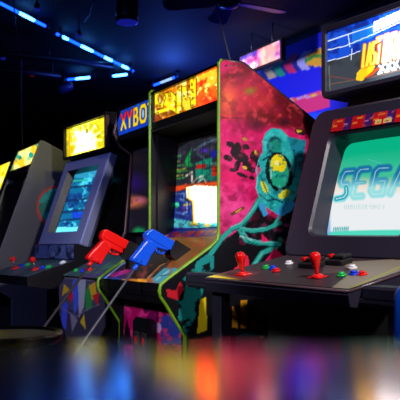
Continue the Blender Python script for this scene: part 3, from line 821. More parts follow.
# guns and holsters (profiles lie in planes of constant x)
def gun(x, pts, gripx, guard, mat, lab, cab_to, cabmat, seed):
    """pts: dict of outlines in photograph scale on the gun's own plane"""
    H = lambda q: hit(FC, (x, 0, 0), (0, 1, 0), (0, 0, 1), *q)
    base = hitp(FC, (x, 0, 0), (0, 1, 0), (0, 0, 1), *pts['frame'][0])
    wb = FC @ base
    rt = root('light_gun', (wb.x, wb.y, wb.z), R60, lab, 'toy gun', 'light guns in their holsters')
    def pr(q): a, c = H(q); return (a - base.y, c - base.z)
    def pris(nm, outline, hw, m, par, bev=0.004):
        b = MB(); b.prism([pr(q) for q in outline], -hw, hw, m); o = b.build(nm, par)
        md = o.modifiers.new('bevel', 'BEVEL'); md.width = bev; md.segments = 2; md.limit_method = 'ANGLE'; md.angle_limit = 0.5
        return o
    fr = pris('gun_frame', pts['frame'], 0.017, mat, rt)
    sl = pris('slide', pts['slide'], 0.020, mat, rt, 0.003)
    gp = pris('grip', pts['grip'], 0.0185, mat, rt, 0.006)
    for q in pts['screws']:
        a, c = pr(q); b = MB()
        for sgn in (1,): b.lathe([(0.0035, 0), (0.003, 0.001), (0.0015, 0.0011)], M['blackmatte'], Matrix.Translation((0.0186 * sgn, a, c)) @ Matrix.Rotation(math.pi / 2, 4, 'Y'), 10)
        b.build('screw', gp)
    b = MB(); b.tube([(0, *pr(q)) for q in guard], 0.0055, mat, 8); b.build('trigger_guard', rt)
    b = MB(); b.prism([pr(q) for q in pts['trigger']], -0.005, 0.005, mat); b.build('trigger', rt)
    # cable
    g0 = Vector((0, *pr(gripx)))
    Fi = FC.inverted(); e = (Fi @ Vector(cab_to)) - Vector((x, base.y, base.z)); e = g0 + (e - g0) * ((g0.z + base.z - 0.02) / (g0.z - e.z))
    # cable root is local to the gun empty (same rotation as the cabinet)
    mid = g0.lerp(e, 0.5) + Vector((0, 0, -0.01))
    c_pts = []
    for k in range(13):
        t = k / 12; c_pts.append(g0 * (1 - t) ** 2 + mid * 2 * t * (1 - t) + e * t * t)
    b = MB(); b.tube(c_pts, 0.0055, cabmat, 8); b.tube([g0 + (e - g0).normalized() * -0.006, g0 + (e - g0).normalized() * 0.03], 0.009, mat, 8)
    c_ = b.build('cable', rt); c_['label'] = 'taut dark cable from the grip'
    return rt
redp = dict(
    frame=[(99.5, 236), (105, 238.5), (121.8, 247.5), (121.5, 253.5), (116, 251.5), (108, 247.5), (103, 245)],
    slide=[(100, 236.5), (102.2, 231.2), (105.4, 229.4), (128.2, 241.6), (125.5, 248.5), (121.6, 248.8), (105, 240)],
    grip=[(101.5, 240.5), (107, 241), (110.5, 248), (104.5, 256), (99.5, 264.5), (86, 259), (86.5, 256.5), (92, 250.5)],
    screws=[(90.5, 258), (97.3, 261), (103, 234)], trigger=[(112.4, 248.5), (114, 249.5), (113.4, 253), (112.2, 252.8)])
blup = dict(
    frame=[(143.5, 234), (150, 238), (166.8, 247.3), (167.0, 250.8), (160, 249.0), (152, 246.5), (146, 243)],
    slide=[(144, 235), (146.5, 232), (151.2, 229), (158, 232.8), (173, 241.5), (171.5, 250), (167.5, 249.8), (150, 240)],
    grip=[(145.5, 240), (152, 240.5), (156.2, 247), (150, 255), (144.2, 266.8), (130.5, 261), (131, 258), (137.5, 250)],
    screws=[(134.5, 259.5), (139.5, 261.5), (149, 234)], trigger=[(158, 247.5), (159.7, 248.5), (159, 252.2), (157.8, 252)])
XR, XB = -0.46, -0.17
gun(XR, redp, (92, 261.5), [(108.5, 250), (111, 253.6), (117, 255), (120.6, 251.5)], M['red'], 'red plastic light gun resting in the left holster', (-0.60, 2.66, 0.70), M['cableb'], 1)
gun(XB, blup, (137.5, 264.5), [(154.5, 248.5), (157, 252.3), (162.5, 254), (166.4, 250)], M['blue'], 'blue plastic light gun resting in the right holster', (-0.50, 2.45, 0.55), M['cable'], 2)
for x, poly in ((XR, [(122.5, 250), (127, 240.5), (139, 247), (144, 251), (142, 262), (128, 262), (121, 254.5)]), (XB, [(167.5, 251.5), (173, 240), (195, 253.5), (181, 266), (168, 256.5)])):
    b = MB(); pr = [hit(FC, (x, 0, 0), (0, 1, 0), (0, 0, 1), *q) for q in poly]
    b.prism(pr, x - 0.027, x - 0.0215, M['black']); b.prism(pr, x + 0.0215, x + 0.027, M['black'])
    lo = [pr[-1], pr[-2], (pr[-2][0], pr[-2][1] + 0.006), (pr[-1][0], pr[-1][1] + 0.006)]
    b.prism(lo, x - 0.0215, x + 0.0215, M['black'])
    k = len(pr)
    a0, a1 = pr[1], pr[2]
    dx, dz = a1[0] - a0[0], a1[1] - a0[1]
    st = [(a0[0] + dx * 0.12, a0[1] + dz * 0.12), a1, (a1[0] - 0.001, a1[1] - 0.005), (a0[0] + dx * 0.12, a0[1] + dz * 0.12 - 0.005)]
    b.prism(st, x - 0.0215, x + 0.0215, M['black'])
    # stem down onto the sloping deck
    cx_ = sum(p[0] for p in pr[1:]) / (k - 1); zz = DO.z + (cx_ - DO.y) * DB.z / DB.y
    b.box(x - 0.018, x + 0.018, cx_ - 0.03, cx_ + 0.03, zz - 0.012, max(zz + 0.012, min(p[1] for p in pr) + 0.01), M['black'])
    b.build('holster', cc)

# ------------------------------------------------------------------ SEGA cabinet
TH = 53
SO = Vector((0.017, 2.45, 0))
FG = frame(SO, TH)
ROLL = Matrix.Translation((0, 0, 0.9)) @ Matrix.Rotation(0.02, 4, 'Y') @ Matrix.Translation((0, 0, -0.9))
FGR = FG @ ROLL
sgc = root('arcade_cabinet', SO, -math.radians(TH), 'black arcade cabinet with big green and white screen, red bat joysticks, open stand', 'arcade machine', 'arcade cabinets in the row')
WS = 0.655
T = ROLL
# stand
for (s, t) in ((0.0, 0.03), (0.735, 0.06)):
    b = MB(); b.box(s, s + 0.05, t, t + 0.045, 0.0, 0.86, M['shelf'], c=0.004); b.build('stand_leg', sgc)
b = MB(T); b.box(-0.185, -0.001, 0.045, 0.14, 0.872, 0.914, M['shelf'], c=0.008); b.box(WS + 0.001, 0.86, 0.045, 0.14, 0.872, 0.914, M['shelf'], c=0.008); b.box(-0.18, 0.855, 0.046, 0.139, 0.858, 0.8835, M['shelf'], c=0.008); b.build('support_bar', sgc)
b = MB(); b.box(0.02, 0.635, 0.27, 0.9, 0.0, 0.87, M['blackmatte'], c=0.01); b.build('base_cabinet', sgc)
# control panel
CO, CB = Vector((0, 0.0, 0.905)), Vector((0, 0.385, 0.075)).normalized()
CN = Vector((0, -CB.z, CB.y)); csl = math.atan2(CB.z, CB.y); cl = 0.40
dk = Art(FGR, CO, (1, 0, 0), CB, 0.006, WS - 0.006, 0.004, cl, 0.004, (52, 40, 46)).use('px')
dk.blot(30, 0.5, (78, 60, 66), 61, 0.6, 4).blot(3, 0.62, (45, 34, 38), 62, 0.6, 8)
dk.poly([(200, 272), (212, 273), (246, 281), (240, 286), (200, 280)], (225, 205, 20))
dk.poly([(214, 275), (232, 270), (262, 272), (240, 280)], (110, 50, 48), .7)
dk.line([(203, 278), (250, 283.3)], 1.2, (30, 40, 150))
dk.line([(250, 283), (346, 289)], 1.2, (150, 90, 60))
dk.poly([(340, 262), (420, 258), (400, 271), (350, 290), (330, 289), (352, 272)], (150, 142, 120), .8)
dk.line([(402, 266), (349, 289)], 1.5, (150, 150, 60))
dk.poly([(326, 256), (350, 258), (342, 272), (322, 274)], (95, 80, 78), .7)
bk = MB(T)
q1 = CO + CB * (cl + 0.0)
bk.prism([(0.004, 0.9035), (q1.y, q1.z - 0.0015), (q1.y, 0.93), (0.045, 0.885), (0.035, 0.852), (0.004, 0.856), (-0.004, 0.888)], 0.0, WS, M['shell'])
m_ = dk.build('control_panel', sgc, M['artdeck'], bk, T); m_['label'] = 'worn grey brown control panel with yellow left corner'
b = MB(T); b.tube([(0.002, 0.0, 0.899), (WS - 0.002, 0.0, 0.899)], 0.0045, M['deckbase'], 8); b.tube([(WS - 0.001, 0.0, 0.899), (WS - 0.001, q1.y, q1.z - 0.006)], 0.0045, M['deckbase'], 8); b.build('panel_edge', sgc)
on = lambda x, y: hitp(FGR, CO, (1, 0, 0), CB, x, y)
for (x, y) in ((243, 275), (317.5, 277.5)):
    joystick(sgc, on(x, y), csl, 'bat', T)
for (x, y, m_, lab) in ((289, 264, 'white', 'white button'), (266, 268.5, 'green2', 'green button'), (273, 269, 'blueb', 'blue button'), (276, 271.5, 'redd', 'red button'),
                        (352.5, 268.5, 'white', 'white button'), (341.5, 276, 'green2', 'green button'), (354, 274.5, 'blueb', 'blue button'), (362.5, 275, 'redd', 'red button')):
    button(sgc, on(x, y), csl, M[m_], 0.0135, T, lab)
for (x, y, k) in ((309, 268, 0), (336, 265, 1)):
    X = deckT(on(x, y), csl)
    b = MB(T); b.box(-0.04, 0.036, -0.012, 0.045, 0, 0.018, M['blackmatte'], X, 0.003); b.box(-0.016, 0.034, 0.002, 0.048, 0.02, 0.032, M['blackmatte'], X, 0.003)
    o = b.build('button_housing', sgc)
    b = MB(T); b.box(-0.038, -0.02, 0.004, 0.024, 0.02, 0.034, M['redd'], X, 0.003); b.build('start_button', o)
# monitor shell
def rrect(x0, x1, v0, v1, r, n=6):
    out = []
    for cx, cy, a0 in ((x1 - r, v1 - r, 0), (x0 + r, v1 - r, 90), (x0 + r, v0 + r, 180), (x1 - r, v0 + r, 270)):
        for k in range(n + 1):
            a = math.radians(a0 + 90 * k / n); out.append((cx + r * math.cos(a), cy + r * math.sin(a)))
    return out
MO = Vector((-0.012, 0.378, 0.985)); MV = Vector((0, 0.28, 0.96)).normalized(); MN = Vector((0, MV.z, -MV.y))   # MN goes inwards
def mp(L, d): return [Vector((x, 0, 0)) + MO + MV * v + MN * d for x, v in L]
b = MB(T)
b.loops([[Vector((x, max(0.80, p.y), p.z)) for (x, p) in zip([q[0] for q in rrect(-0.002, WS + 0.002, -0.02, 0.592, 0.05)], mp(rrect(-0.002, WS + 0.002, -0.02, 0.592, 0.05), 0.42))],
         mp(rrect(-0.004, WS + 0.004, -0.02, 0.592, 0.055), 0.05), mp(rrect(0.0, WS, -0.015, 0.587, 0.055), 0.012), mp(rrect(0.012, WS - 0.012, 0.0, 0.574, 0.05), 0.0),
         mp(rrect(0.108, WS - 0.108, 0.072, 0.480, 0.035), 0.004), mp(rrect(0.116, WS - 0.116, 0.080, 0.474, 0.035), 0.014), mp(rrect(0.122, WS - 0.122, 0.088, 0.472, 0.035), 0.10)], M['shell'])
b.keep = False
ms = b.build('monitor_shell', sgc)
b = MB(T); b.box(-0.006, 0.0, 0.47, 0.72, 1.04, 1.30, M['shelf'], c=0.002); b.build('side_vent', ms)
# CRT
sc_ = Art(FGR, MO + MN * 0.096, (1, 0, 0), MV, 0.118, WS - 0.118, 0.083, 0.484, 0.0022, (235, 238, 240), -0.0)
n3 = np.array(MN)
u = (sc_.a - WS / 2) / 0.21; v = (sc_.b - 0.284) / 0.20
dome = (0.022 * (1 - 0.5 * u ** 2 - 0.5 * v ** 2))
sc_.P = sc_.P - n3 * dome[..., None]
sc_.use('px')
yb = sc_.py
top = np.clip((186 - yb + (sc_.px - 345) * 0.04) / 10, 0, 1)
sc_.mix(np.clip((196 - yb) / 14, 0, 1), (235, 205, 175), 0.9)
sc_.mix(top, (60, 190, 150), 1.0)
sc_.mix(np.clip((172 - yb) / 18, 0, 1), (8, 178, 132), 1.0)
sc_.mix(np.clip((198 - yb) / 8, 0, 1) * np.clip((yb - 190) / 4, 0, 1), (240, 225, 205), 0.3)
sc_.line([(371, 161), (386, 166)], 0.7, (80, 200, 200), 0.8)
# SEGA logotype, striped italic letters
def Sg(pts, w=7.6):
    k = np.clip((yb - 176) / 14, 0, 1)
    c0, c1 = (5, 112, 160), (150, 222, 224)
    old = sc_.c.copy()
    sc_.line(pts, w, c0); a_ = sc_.c; sc_.c = old; sc_.line(pts, w, c1); b2 = sc_.c
    sc_.c = a_ * (1 - k[..., None]) + b2 * k[..., None]
    sc_.line(pts, w * 0.10, (225, 238, 240), 0.65)
def let(ch, x, y, w, h, sl):
    paths = {'S': [(0, 0), (.72, 0), (.92, .12), (.95, .38), (.75, .5), (.25, .5), (.05, .62), (.05, .85), (.2, 1), (1, 1)],
             'E': [(1, 0), (.25, 0), (.04, .12), (.04, .88), (.25, 1), (1, 1)], 'G': [(1, 1), (.25, 1), (.04, .88), (.04, .12), (.25, 0), (.95, 0), (.95, .5), (.5, .5)],
             'A': [(-.1, 0), (.35, 1), (.65, 1), (1, 0)]}[ch]
    f = lambda p, q: (x + p * w + q * h * sl, y - q * h - (p * w) * 0.06)
    Sg([f(p, q) for p, q in paths])
    if ch == 'E': Sg([f(.1, .5), f(.95, .5)], 4.0)
    if ch == 'A': Sg([f(.3, .3), f(.75, .3)], 3.0)
let('S', 338, 200, 11, 27, 0.28); sc_.line([(338.5, 200), (346.5, 198.5), (349.5, 195), (349, 189)], 4.6, (25, 165, 185)); sc_.line([(338.5, 200), (346.5, 198.5), (349.5, 195), (349, 189)], 0.8, (225, 238, 240)); let('E', 354.5, 198.5, 11, 27, 0.24); let('G', 373.5, 196.5, 13, 26, 0.22); let('A', 395, 195.5, 15, 26, 0.2)
# faint small lettering below and at the lower left
rr = random.Random(3)
x = 347
while x < 391:
    if rr.random() < 0.85: sc_.line([(x, 210.5), (x + rr.uniform(-.6, .8), 206.5)], 0.9, (185, 215, 215), 0.8)
    if rr.random() < 0.5: sc_.line([(x, 208), (x + 1.6, 208)], 0.7, (185, 215, 215), 0.8)
    x += 2.1
x = 334.5
while x < 350:
    if not 340.5 < x < 342: sc_.line([(x, 232), (x + 0.8, 228)], 1.0, (40, 165, 170), 0.9); sc_.line([(x, 230), (x + 1.2, 229.5)], 0.8, (60, 175, 175), 0.8)
    x += 1.9
sc_.mix(np.clip((yb - 231.2 + (sc_.px - 345) * 0.02) / 1.5, 0, 1), (60, 215, 185), 0.9)
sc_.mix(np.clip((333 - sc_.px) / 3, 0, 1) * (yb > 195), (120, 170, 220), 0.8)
sc_.use('ab')
kr = sc_.inside(rrect(0.120, WS - 0.120, 0.085, 0.474, 0.03))
sc_.keepmask = kr
m_ = sc_.build('screen', sgc, M['glow'], None, T); m_['label'] = 'bright green and white screen reading SEGA'
b = MB(T); bb = mp(rrect(0.1215, WS - 0.1215, 0.087, 0.473, 0.035), 0.10); b.loops([bb, mp(rrect(0.18, WS - 0.18, 0.15, 0.40, 0.035), 0.30)], M['blackmatte'], True); b.build('tube_housing', sgc)
# instruction strip on the upper rim
st = Art(FGR, MO + MN * (-0.0012) - MV * 0.013, (1, 0, 0), MV, 0.118, WS - 0.10, 0.498, 0.548, 0.0028, (60, 20, 80)).use('ab')
x = 0.118
i = 0
while x < WS - 0.1:
    w_ = 0.098
    st.rect(x, 0.498, x + w_ * 0.62, 0.55, (190, 18, 28)); st.rect(x + w_ * 0.62, 0.498, x + w_, 0.55, (60, 25, 100))
    st.rect(x + 0.02, 0.536, x + 0.05, 0.542, (235, 150, 30)); st.rect(x + 0.005, 0.516, x + 0.028, 0.523, (235, 120, 30)); st.rect(x + 0.06, 0.520, x + 0.08, 0.523, (170, 120, 170))
    if i == 2: st.rect(x + 0.012, 0.501, x + 0.04, 0.518, (225, 190, 110)); st.rect(x + 0.048, 0.501, x + 0.085, 0.518, (225, 190, 110)); st.rect(x + .02, .507, x + .034, .510, (90, 40, 20)); st.rect(x + .055, .507, x + .075, .510, (90, 40, 20))
    st.rect(x + w_ - 0.003, 0.498, x + w_, 0.55, (20, 10, 20))
    x += w_; i += 1
st.blot(0.012, 0.62, (210, 90, 60), 7, 0.8, 10)
bk = MB(T)
pp = [Vector((x_, 0, 0)) + MO + MV * (v_ - 0.013) + MN * d for d in (-0.001, 0.003) for x_, v_ in ((0.118, 0.498), (WS - 0.10, 0.498), (WS - 0.10, 0.548), (0.118, 0.548))]
bk.add(pp, [(0, 1, 2, 3), (7, 6, 5, 4), (0, 1, 5, 4), (1, 2, 6, 5), (2, 3, 7, 6), (3, 0, 4, 7)], M['black'])
m_ = st.build('instruction_strip', sgc, M['artdeck'], bk, T); m_['label'] = 'red and purple instruction card strip'
# neck + marquee box
b = MB(T); b.box(0.05, WS - 0.05, 0.66, 0.92, 1.50, 1.62, M['blackmatte'], c=0.01); b.build('neck', sgc)
zb, zt, tm = 1.602, 1.893, 0.583
b = MB()
def mr(x0, x1, z0, z1, r, t): return [Vector((x, t, z)) for x, z in rrect(x0, x1, z0, z1, r)]
b.loops([mr(0.02, WS - 0.02, zb + 0.02, zt - 0.02, 0.02, tm + 0.18), mr(-0.004, WS + 0.004, zb, zt, 0.03, tm + 0.12), mr(-0.004, WS + 0.004, zb, zt, 0.03, tm + 0.01), mr(0.004, WS - 0.004, zb + 0.008, zt - 0.008, 0.026, tm), mr(0.02, WS - 0.02, zb + 0.024, zt - 0.024, 0.012, tm + 0.004), mr(0.024, WS - 0.024, zb + 0.028, zt - 0.028, 0.01, tm + 0.014)], M['shell'])
b.add(mr(0.02, WS - 0.02, zb + 0.02, zt - 0.02, 0.02, tm + 0.18), [list(range(28))], M['shell'])
b.build('marquee_box', sgc)
mq = Art(FG, (0, tm + 0.012, 0), (1, 0, 0), (0, 0, 1), 0.022, WS - 0.022, zb + 0.026, zt - 0.026, 0.0028, (52, 58, 66)).use('px')
mq.blot(14, 0.5, (30, 34, 40), 71, .6, 5)
mq.poly([(320, 30), (480, -40), (480, 10), (400, 34), (362, 52), (329, 61), (320, 70)], (14, 70, 190))
mq.blot(7, 0.5, (10, 30, 120), 72, .8, 8, mq.inside([(320, 30), (480, -40), (480, 10), (400, 34), (362, 52), (329, 61), (320, 70)]))
mq.poly([(352, 30), (378, 22), (378, 36), (352, 44)], (20, 120, 215), .8)
mq.poly([(374, 22), (480, -25), (480, 5), (400, 20), (374, 32)], (240, 240, 250))
mq.line([(328, 41), (374, 26), (410, 13)], 0.8, (225, 235, 255)).line([(328, 50), (345, 46), (374, 34), (400, 22), (440, 8)], 0.8, (225, 235, 255)).line([(328, 61), (345, 57), (360, 51)], 0.7, (225, 235, 255))
mq.line([(348, 34), (350, 47)], 0.7, (225, 235, 255)).line([(352, 49), (351, 60)], 0.6, (225, 235, 255)).line([(372, 26), (374, 34)], 1.0, (120, 140, 220)).line([(330, 90), (329, 66)], 1.0, (120, 130, 120), .6)
mq.line([(331, 84), (372, 77), (440, 60)], 0.8, (110, 80, 60)).line([(329, 76), (356, 80)], 0.6, (130, 60, 50))
mq.line([(375, 36), (400, 26), (450, 8)], 1.5, (20, 60, 200))
# title lettering, yellow turning white towards the right, with a flaming tail under the first letter
def tx(ch, x, y, w, h, wd):
    f = lambda p, q: (x + p * w + q * h * 0.10, y - q * h - p * w * 0.32)
    yw = np.clip((mq.px - 372) / 14, 0, 1)
    for st_ in GL[ch]:
        P_ = [f(p, q) for p, q in st_]
        mq.line(P_, wd + 1.5, (225, 90, 10), 0.9)
    for st_ in GL[ch]:
        P_ = [f(p, q) for p, q in st_]
        old = mq.c.copy(); mq.line(P_, wd, (255, 215, 60)); a_ = mq.c; mq.c = old; mq.line(P_, wd, (255, 252, 240)); mq.c = a_ * (1 - yw[..., None]) + mq.c * yw[..., None]
mq.poly([(357, 73), (365, 64), (375, 66), (372, 72), (362, 81), (356, 80)], (255, 190, 20)).poly([(363, 79), (375, 69), (382, 66), (372, 75)], (225, 60, 8))
for ch, x, y, w_, h_ in (('L', 362.5, 67, 3.2, 22), ('A', 366.5, 65.5, 3.6, 21), ('S', 371, 64, 3.6, 21), ('T', 375, 63.5, 5, 25), ('B', 383, 61.5, 4.5, 26), ('R', 389.5, 60, 5, 26), ('O', 397, 58, 5.5, 25), ('N', 405.5, 55, 6, 25), ('X', 414, 52, 8, 26)):
    tx(ch, x, y, w_, h_, 2.7)
mq.line([(375, 46), (381, 42)], 1.6, (205, 30, 8)).line([(377, 47), (378, 53)], 1.2, (205, 30, 8))
for x in (379, 386, 393, 401, 409, 417):
    y = 73 - (x - 379) * 0.25
    mq.line([(x, y), (x + 5, y - 9)], 1.9, (235, 238, 240)); mq.line([(x + 0.5, y - 7), (x + 5, y - 3)], 1.9, (235, 238, 240)); mq.line([(x - 1, y + .5), (x + 3, y - .4)], 1.5, (235, 238, 240))
bk = MB(); bk.box(0.022, WS - 0.022, tm + 0.0135, tm + 0.05, zb + 0.026, zt - 0.026, M['blackmatte'])
gain = 1.4 + 4.0 * np.clip((mq.px - 366) / 22, 0, 1)
m_ = mq.build('marquee', sgc, M['glow'], bk, None, gain); m_['label'] = 'lit marquee with brick wall and flaming title'

# ------------------------------------------------------------------ XYBOTS cabinet
XO = row(-0.72, 0.0)
FX = frame(XO, 60)
xc = root('arcade_cabinet', XO, R60, 'dark arcade cabinet with blue XYBOTS marquee behind the centre cabinet', 'arcade machine', 'arcade cabinets in the row')
WX = 0.63
prof = [(0.15, 1.81), (0.75, 1.78), (0.85, 1.6), (0.85, 0.03), (-0.12, 0.03), (-0.12, 0.56), (-0.19, 0.60), (-0.19, 0.86), (0.14, 1.02), (0.19, 1.10), (0.23, 1.55), (0.15, 1.60), (0.115, 1.67)]
for x0, x1 in ((-0.018, 0), (-WX, -WX + 0.018)):
    b = MB(); b.prism(prof, x0, x1, M['black']); sp = b.build('side_panel', xc)
    xm = (x0 + x1) / 2
    b = MB(); b.tube([(xm, t, h) for t, h in ((0.15, 1.81), (0.115, 1.67), (0.15, 1.60), (0.225, 1.55), (0.185, 1.10), (0.14, 1.02))], 0.0095, M['brown'], 8); b.build('edge_trim', sp)
b = MB(); b.box(-WX + 0.019, -0.019, 0.25, 0.84, 0.03, 1.77, M['blackmatte']); b.build('body', xc)
zb, zt = 1.648, 1.785
b = MB(); b.box(-WX + 0.019, -0.019, 0.128, 0.245, zb - 0.03, zt + 0.02, M['black']); b.build('marquee_frame', xc)
mq = Art(FX, (0, 0.1265, 0), (1, 0, 0), (0, 0, 1), -WX + 0.03, -0.03, zb, zt, 0.0035, (10, 60, 190)).use('ab')
x_l, x_r = -WX + 0.03, -0.03; zm = (zb + zt) / 2; hh = (zt - zb) / 2
mq.keepmask = mq.inside([(x_l, zm + 0.01), (x_l + 0.05, zt), (x_r - 0.05, zt), (x_r, zm + 0.01), (x_r - 0.02, zb), (x_l + 0.02, zb)])
mq.blot(0.08, 0.5, (10, 130, 220), 3, 0.7, 6)
LX = x_l + 0.055
def xt(ch, x, w_):
    for st_ in GL[ch]: mq.line([(x + p * w_, zb + 0.03 + q * 0.082) for p, q in st_], 0.026, (10, 10, 40))
    for st_ in GL[ch]:
        Pp = [(x + p * w_, zb + 0.03 + q * 0.082) for p, q in st_]
        old = mq.c.copy(); mq.line(Pp, 0.019, (250, 215, 10)); a_ = mq.c; mq.c = old
        mq.line(Pp, 0.019, (235, 30, 15)); g = np.clip((mq.b - zm - 0.0) / 0.02, 0, 1)[..., None] * (np.clip((LX + 0.20 - mq.a) / 0.08, 0, 1))[..., None]
        mq.c = a_ * (1 - g) + mq.c * g
for ch, x, w_ in (('X', LX, 0.06), ('Y', LX + 0.085, 0.055), ('B', LX + 0.17, 0.05), ('O', LX + 0.25, 0.07), ('T', LX + 0.35, 0.055), ('S', LX + 0.43, 0.05)): xt(ch, x, w_)
mq.ell(LX + 0.285, zb + 0.071, 0.012, 0.022, (150, 200, 240))
bk = MB(); bk.box(x_l + 0.05, x_r - 0.05, 0.1272, 0.1278, zb, zt, M['blackmatte'])
m_ = mq.build('marquee', xc, M['glow'], bk); m_['label'] = 'lit blue marquee reading XYBOTS'
xs = Art(FX, (0, 0.20, 1.10), (1, 0, 0), (0, 0.03, 0.45), -WX + 0.04, -0.03, 0, 1.0, 0.01, (12, 10, 20))
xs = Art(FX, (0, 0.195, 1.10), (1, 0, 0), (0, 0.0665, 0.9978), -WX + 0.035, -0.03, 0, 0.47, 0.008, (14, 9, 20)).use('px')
xs.ell(130, 160, 18, 10, (42, 26, 24), 0.8, 0, .9).ell(132, 183, 20, 14, (40, 8, 110), 0.8, 0, .9).ell(130, 202, 22, 9, (225, 120, 70), 0.8, 0, .7).ell(119, 201, 4, 6, (255, 60, 5), 1, 0, .6).ell(140, 200, 10, 5, (190, 90, 130), .7, 0, .8)  # reflections in the screen glass, painted as emissive blobs
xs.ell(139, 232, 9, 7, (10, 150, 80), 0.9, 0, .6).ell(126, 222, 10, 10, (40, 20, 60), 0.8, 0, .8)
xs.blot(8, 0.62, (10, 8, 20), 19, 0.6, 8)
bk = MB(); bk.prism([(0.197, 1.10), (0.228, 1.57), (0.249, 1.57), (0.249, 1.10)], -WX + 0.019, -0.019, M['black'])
m_ = xs.build('screen', xc, M['glow'], bk); m_['label'] = 'dark screen with painted orange and green glass reflections'
DX0, DXB = Vector((0, -0.19, 0.862)), Vector((0, 0.33, 0.158)).normalized()
dk = Art(FX, DX0, (1, 0, 0), DXB, -WX + 0.02, -0.02, 0, 0.36, 0.008, (40, 70, 70)).use('ab')
dk.blot(0.08, 0.5, (90, 40, 110), 5, .8, 8).blot(0.06, .6, (60, 120, 90), 9, .8, 8)
bk = MB(); bk.prism([(-0.189, 0.861), (0.142, 1.018), (0.142, 0.94), (-0.189, 0.80)], -WX + 0.02, -0.02, M['black'])
m_ = dk.build('control_panel', xc, M['artdeck'], bk)
for (x, y, m2) in ((76, 271, 'green2'), (83, 271.5, 'blueb'), (90, 270, 'redd')):
    q = hitp(FX, DX0, (1, 0, 0), DXB, x, y)
    button(xc, q, math.atan2(DXB.z, DXB.y), M[m2], 0.014)
# flared front with stripes
fr = Art(FX, (0, -0.2005, 0), (1, 0, 0), (0, 0, 1), -WX - 0.02, 0.02, 0.50, 0.858, 0.006, (52, 48, 66)).use('px')
hexp = [(54, 284), (63, 275.5), (95, 278), (104, 284), (104, 315), (92, 333), (60, 333), (54, 312)]
fr.poly([(56, 286), (64, 278), (93, 280), (100, 288), (98, 302), (80, 314), (58, 304)], (70, 62, 84))
for pts, c in (([(64, 284), (70, 290), (62, 296)], (190, 150, 20)), ([(66, 296), (74, 288), (72, 302)], (190, 30, 40)), ([(72, 282), (78, 276), (80, 300), (74, 316)], (60, 80, 190)),
               ([(78, 280), (86, 278), (84, 306), (79, 318)], (150, 150, 160)), ([(85, 292), (90, 282), (92, 306), (86, 312)], (40, 130, 60)), ([(89, 286), (95, 282), (97, 296), (92, 300)], (200, 150, 30)), ([(92, 296), (99, 292), (98, 306)], (180, 30, 40)), ([(62, 300), (68, 304), (66, 330), (61, 326)], (60, 70, 190)), ([(70, 312), (78, 320), (72, 332)], (120, 110, 130)), ([(80, 322), (84, 314), (86, 330)], (190, 160, 30))):
    fr.poly(pts, c)
fr.line([(57, 305), (76, 317), (86, 310), (100, 304)], 1.0, (110, 100, 120)).line([(56, 285), (64, 277.5), (93, 280)], 0.8, (120, 110, 130))
xl, xr = -WX - 0.02, 0.02
hx = [(xl, 0.80), (xl + 0.10, 0.858), (xr - 0.10, 0.858), (xr, 0.80), (xr, 0.64), (xr - 0.12, 0.52), (xl + 0.12, 0.52), (xl, 0.64)]
fr.use('ab'); fr.keepmask = fr.inside(hx)
bk = MB(); bk.prism(hx, -0.1995, -0.1915, M['black'], axis='y')
m_ = fr.build('front_panel', xc, M['art'], bk); m_['label'] = 'flared front panel with coloured wedges'

# ------------------------------------------------------------------ cabinet with tilted blue grey bezel
HO = Vector((-0.566, 4.2, 0))
FH = frame(HO, 55)
hc = root('arcade_cabinet', HO, -math.radians(55), 'arcade cabinet with tilted blue grey screen surround and glowing yellow marquee', 'arcade machine', 'arcade cabinets in the row')
WH = 0.60
# body
b = MB(); b.prism([(0.02, 1.83), (0.05, 1.835), (0.45, 1.80), (0.62, 1.45), (0.62, 0.0), (-0.12, 0.0), (-0.12, 0.75), (-0.03, 1.0), (0.15, 1.56), (0.05, 1.60)], -WH - 0.01, 0.012, M['black']); b.build('body', hc)
zb, zt = 1.622, 1.805
mq = Art(FH, (0, 0.012, 0), (1, 0, 0), (0, 0, 1), -WH + 0.012, -0.012, zb, zt, 0.0045, (150, 140, 5)).use('px')
mq.blot(16, 0.5, (90, 84, 2), 2, .8, 6)
mq.blot(7, 0.5, (245, 245, 190), 4, 1, 9, np.clip(1.15 - np.hypot((mq.px - 86) / 13, (mq.py - 139) / 17), 0, 1) > 0.1)
for a_ in range(0, 360, 28):
    r_ = 15 if a_ % 56 else 19
    mq.line([(86, 140), (86 + r_ * math.cos(math.radians(a_)) * .8, 140 + r_ * math.sin(math.radians(a_)))], 2.0, (240, 240, 120), .9)
mq.ell(86, 142, 12, 14, (250, 250, 215), 1, 0, .35).poly([(78, 156), (72, 156), (80, 138)], (245, 245, 190)).poly([(97, 150), (92, 150), (92, 136)], (245, 245, 190)).mix(np.clip((mq.noise(3, 5) - .62) * 8, 0, 1), (200, 190, 60), .6).ell(87, 131, 1.5, 3, (120, 110, 20), 1).ell(82, 146, 1.5, 1.5, (190, 180, 90)).ell(92, 139, 1.2, 2, (190, 180, 90))
mq.line([(72, 155), (101, 148)], 1.6, (235, 230, 60)).line([(73, 128), (98, 119.5)], 1.2, (235, 225, 60)).line([(70, 132), (79, 129.5)], 1.6, (235, 225, 80))
for y in (121, 124, 127, 130): mq.line([(100.5, y), (103, y - .6)], 1.1, (230, 200, 30))
mq.line([(69.5, 130), (69.5, 157)], 1, (200, 110, 20)).line([(69, 157.5), (104, 147.5)], 0.9, (200, 100, 20))
bk = MB(); bk.box(-WH + 0.008, -0.008, 0.0135, 0.019, zb - 0.004, zt + 0.004, M['blackmatte'])
m_ = mq.build('marquee', hc, M['glow15'], bk, None, np.full(mq.px.shape, 2.0)); m_['label'] = 'glowing yellow marquee'
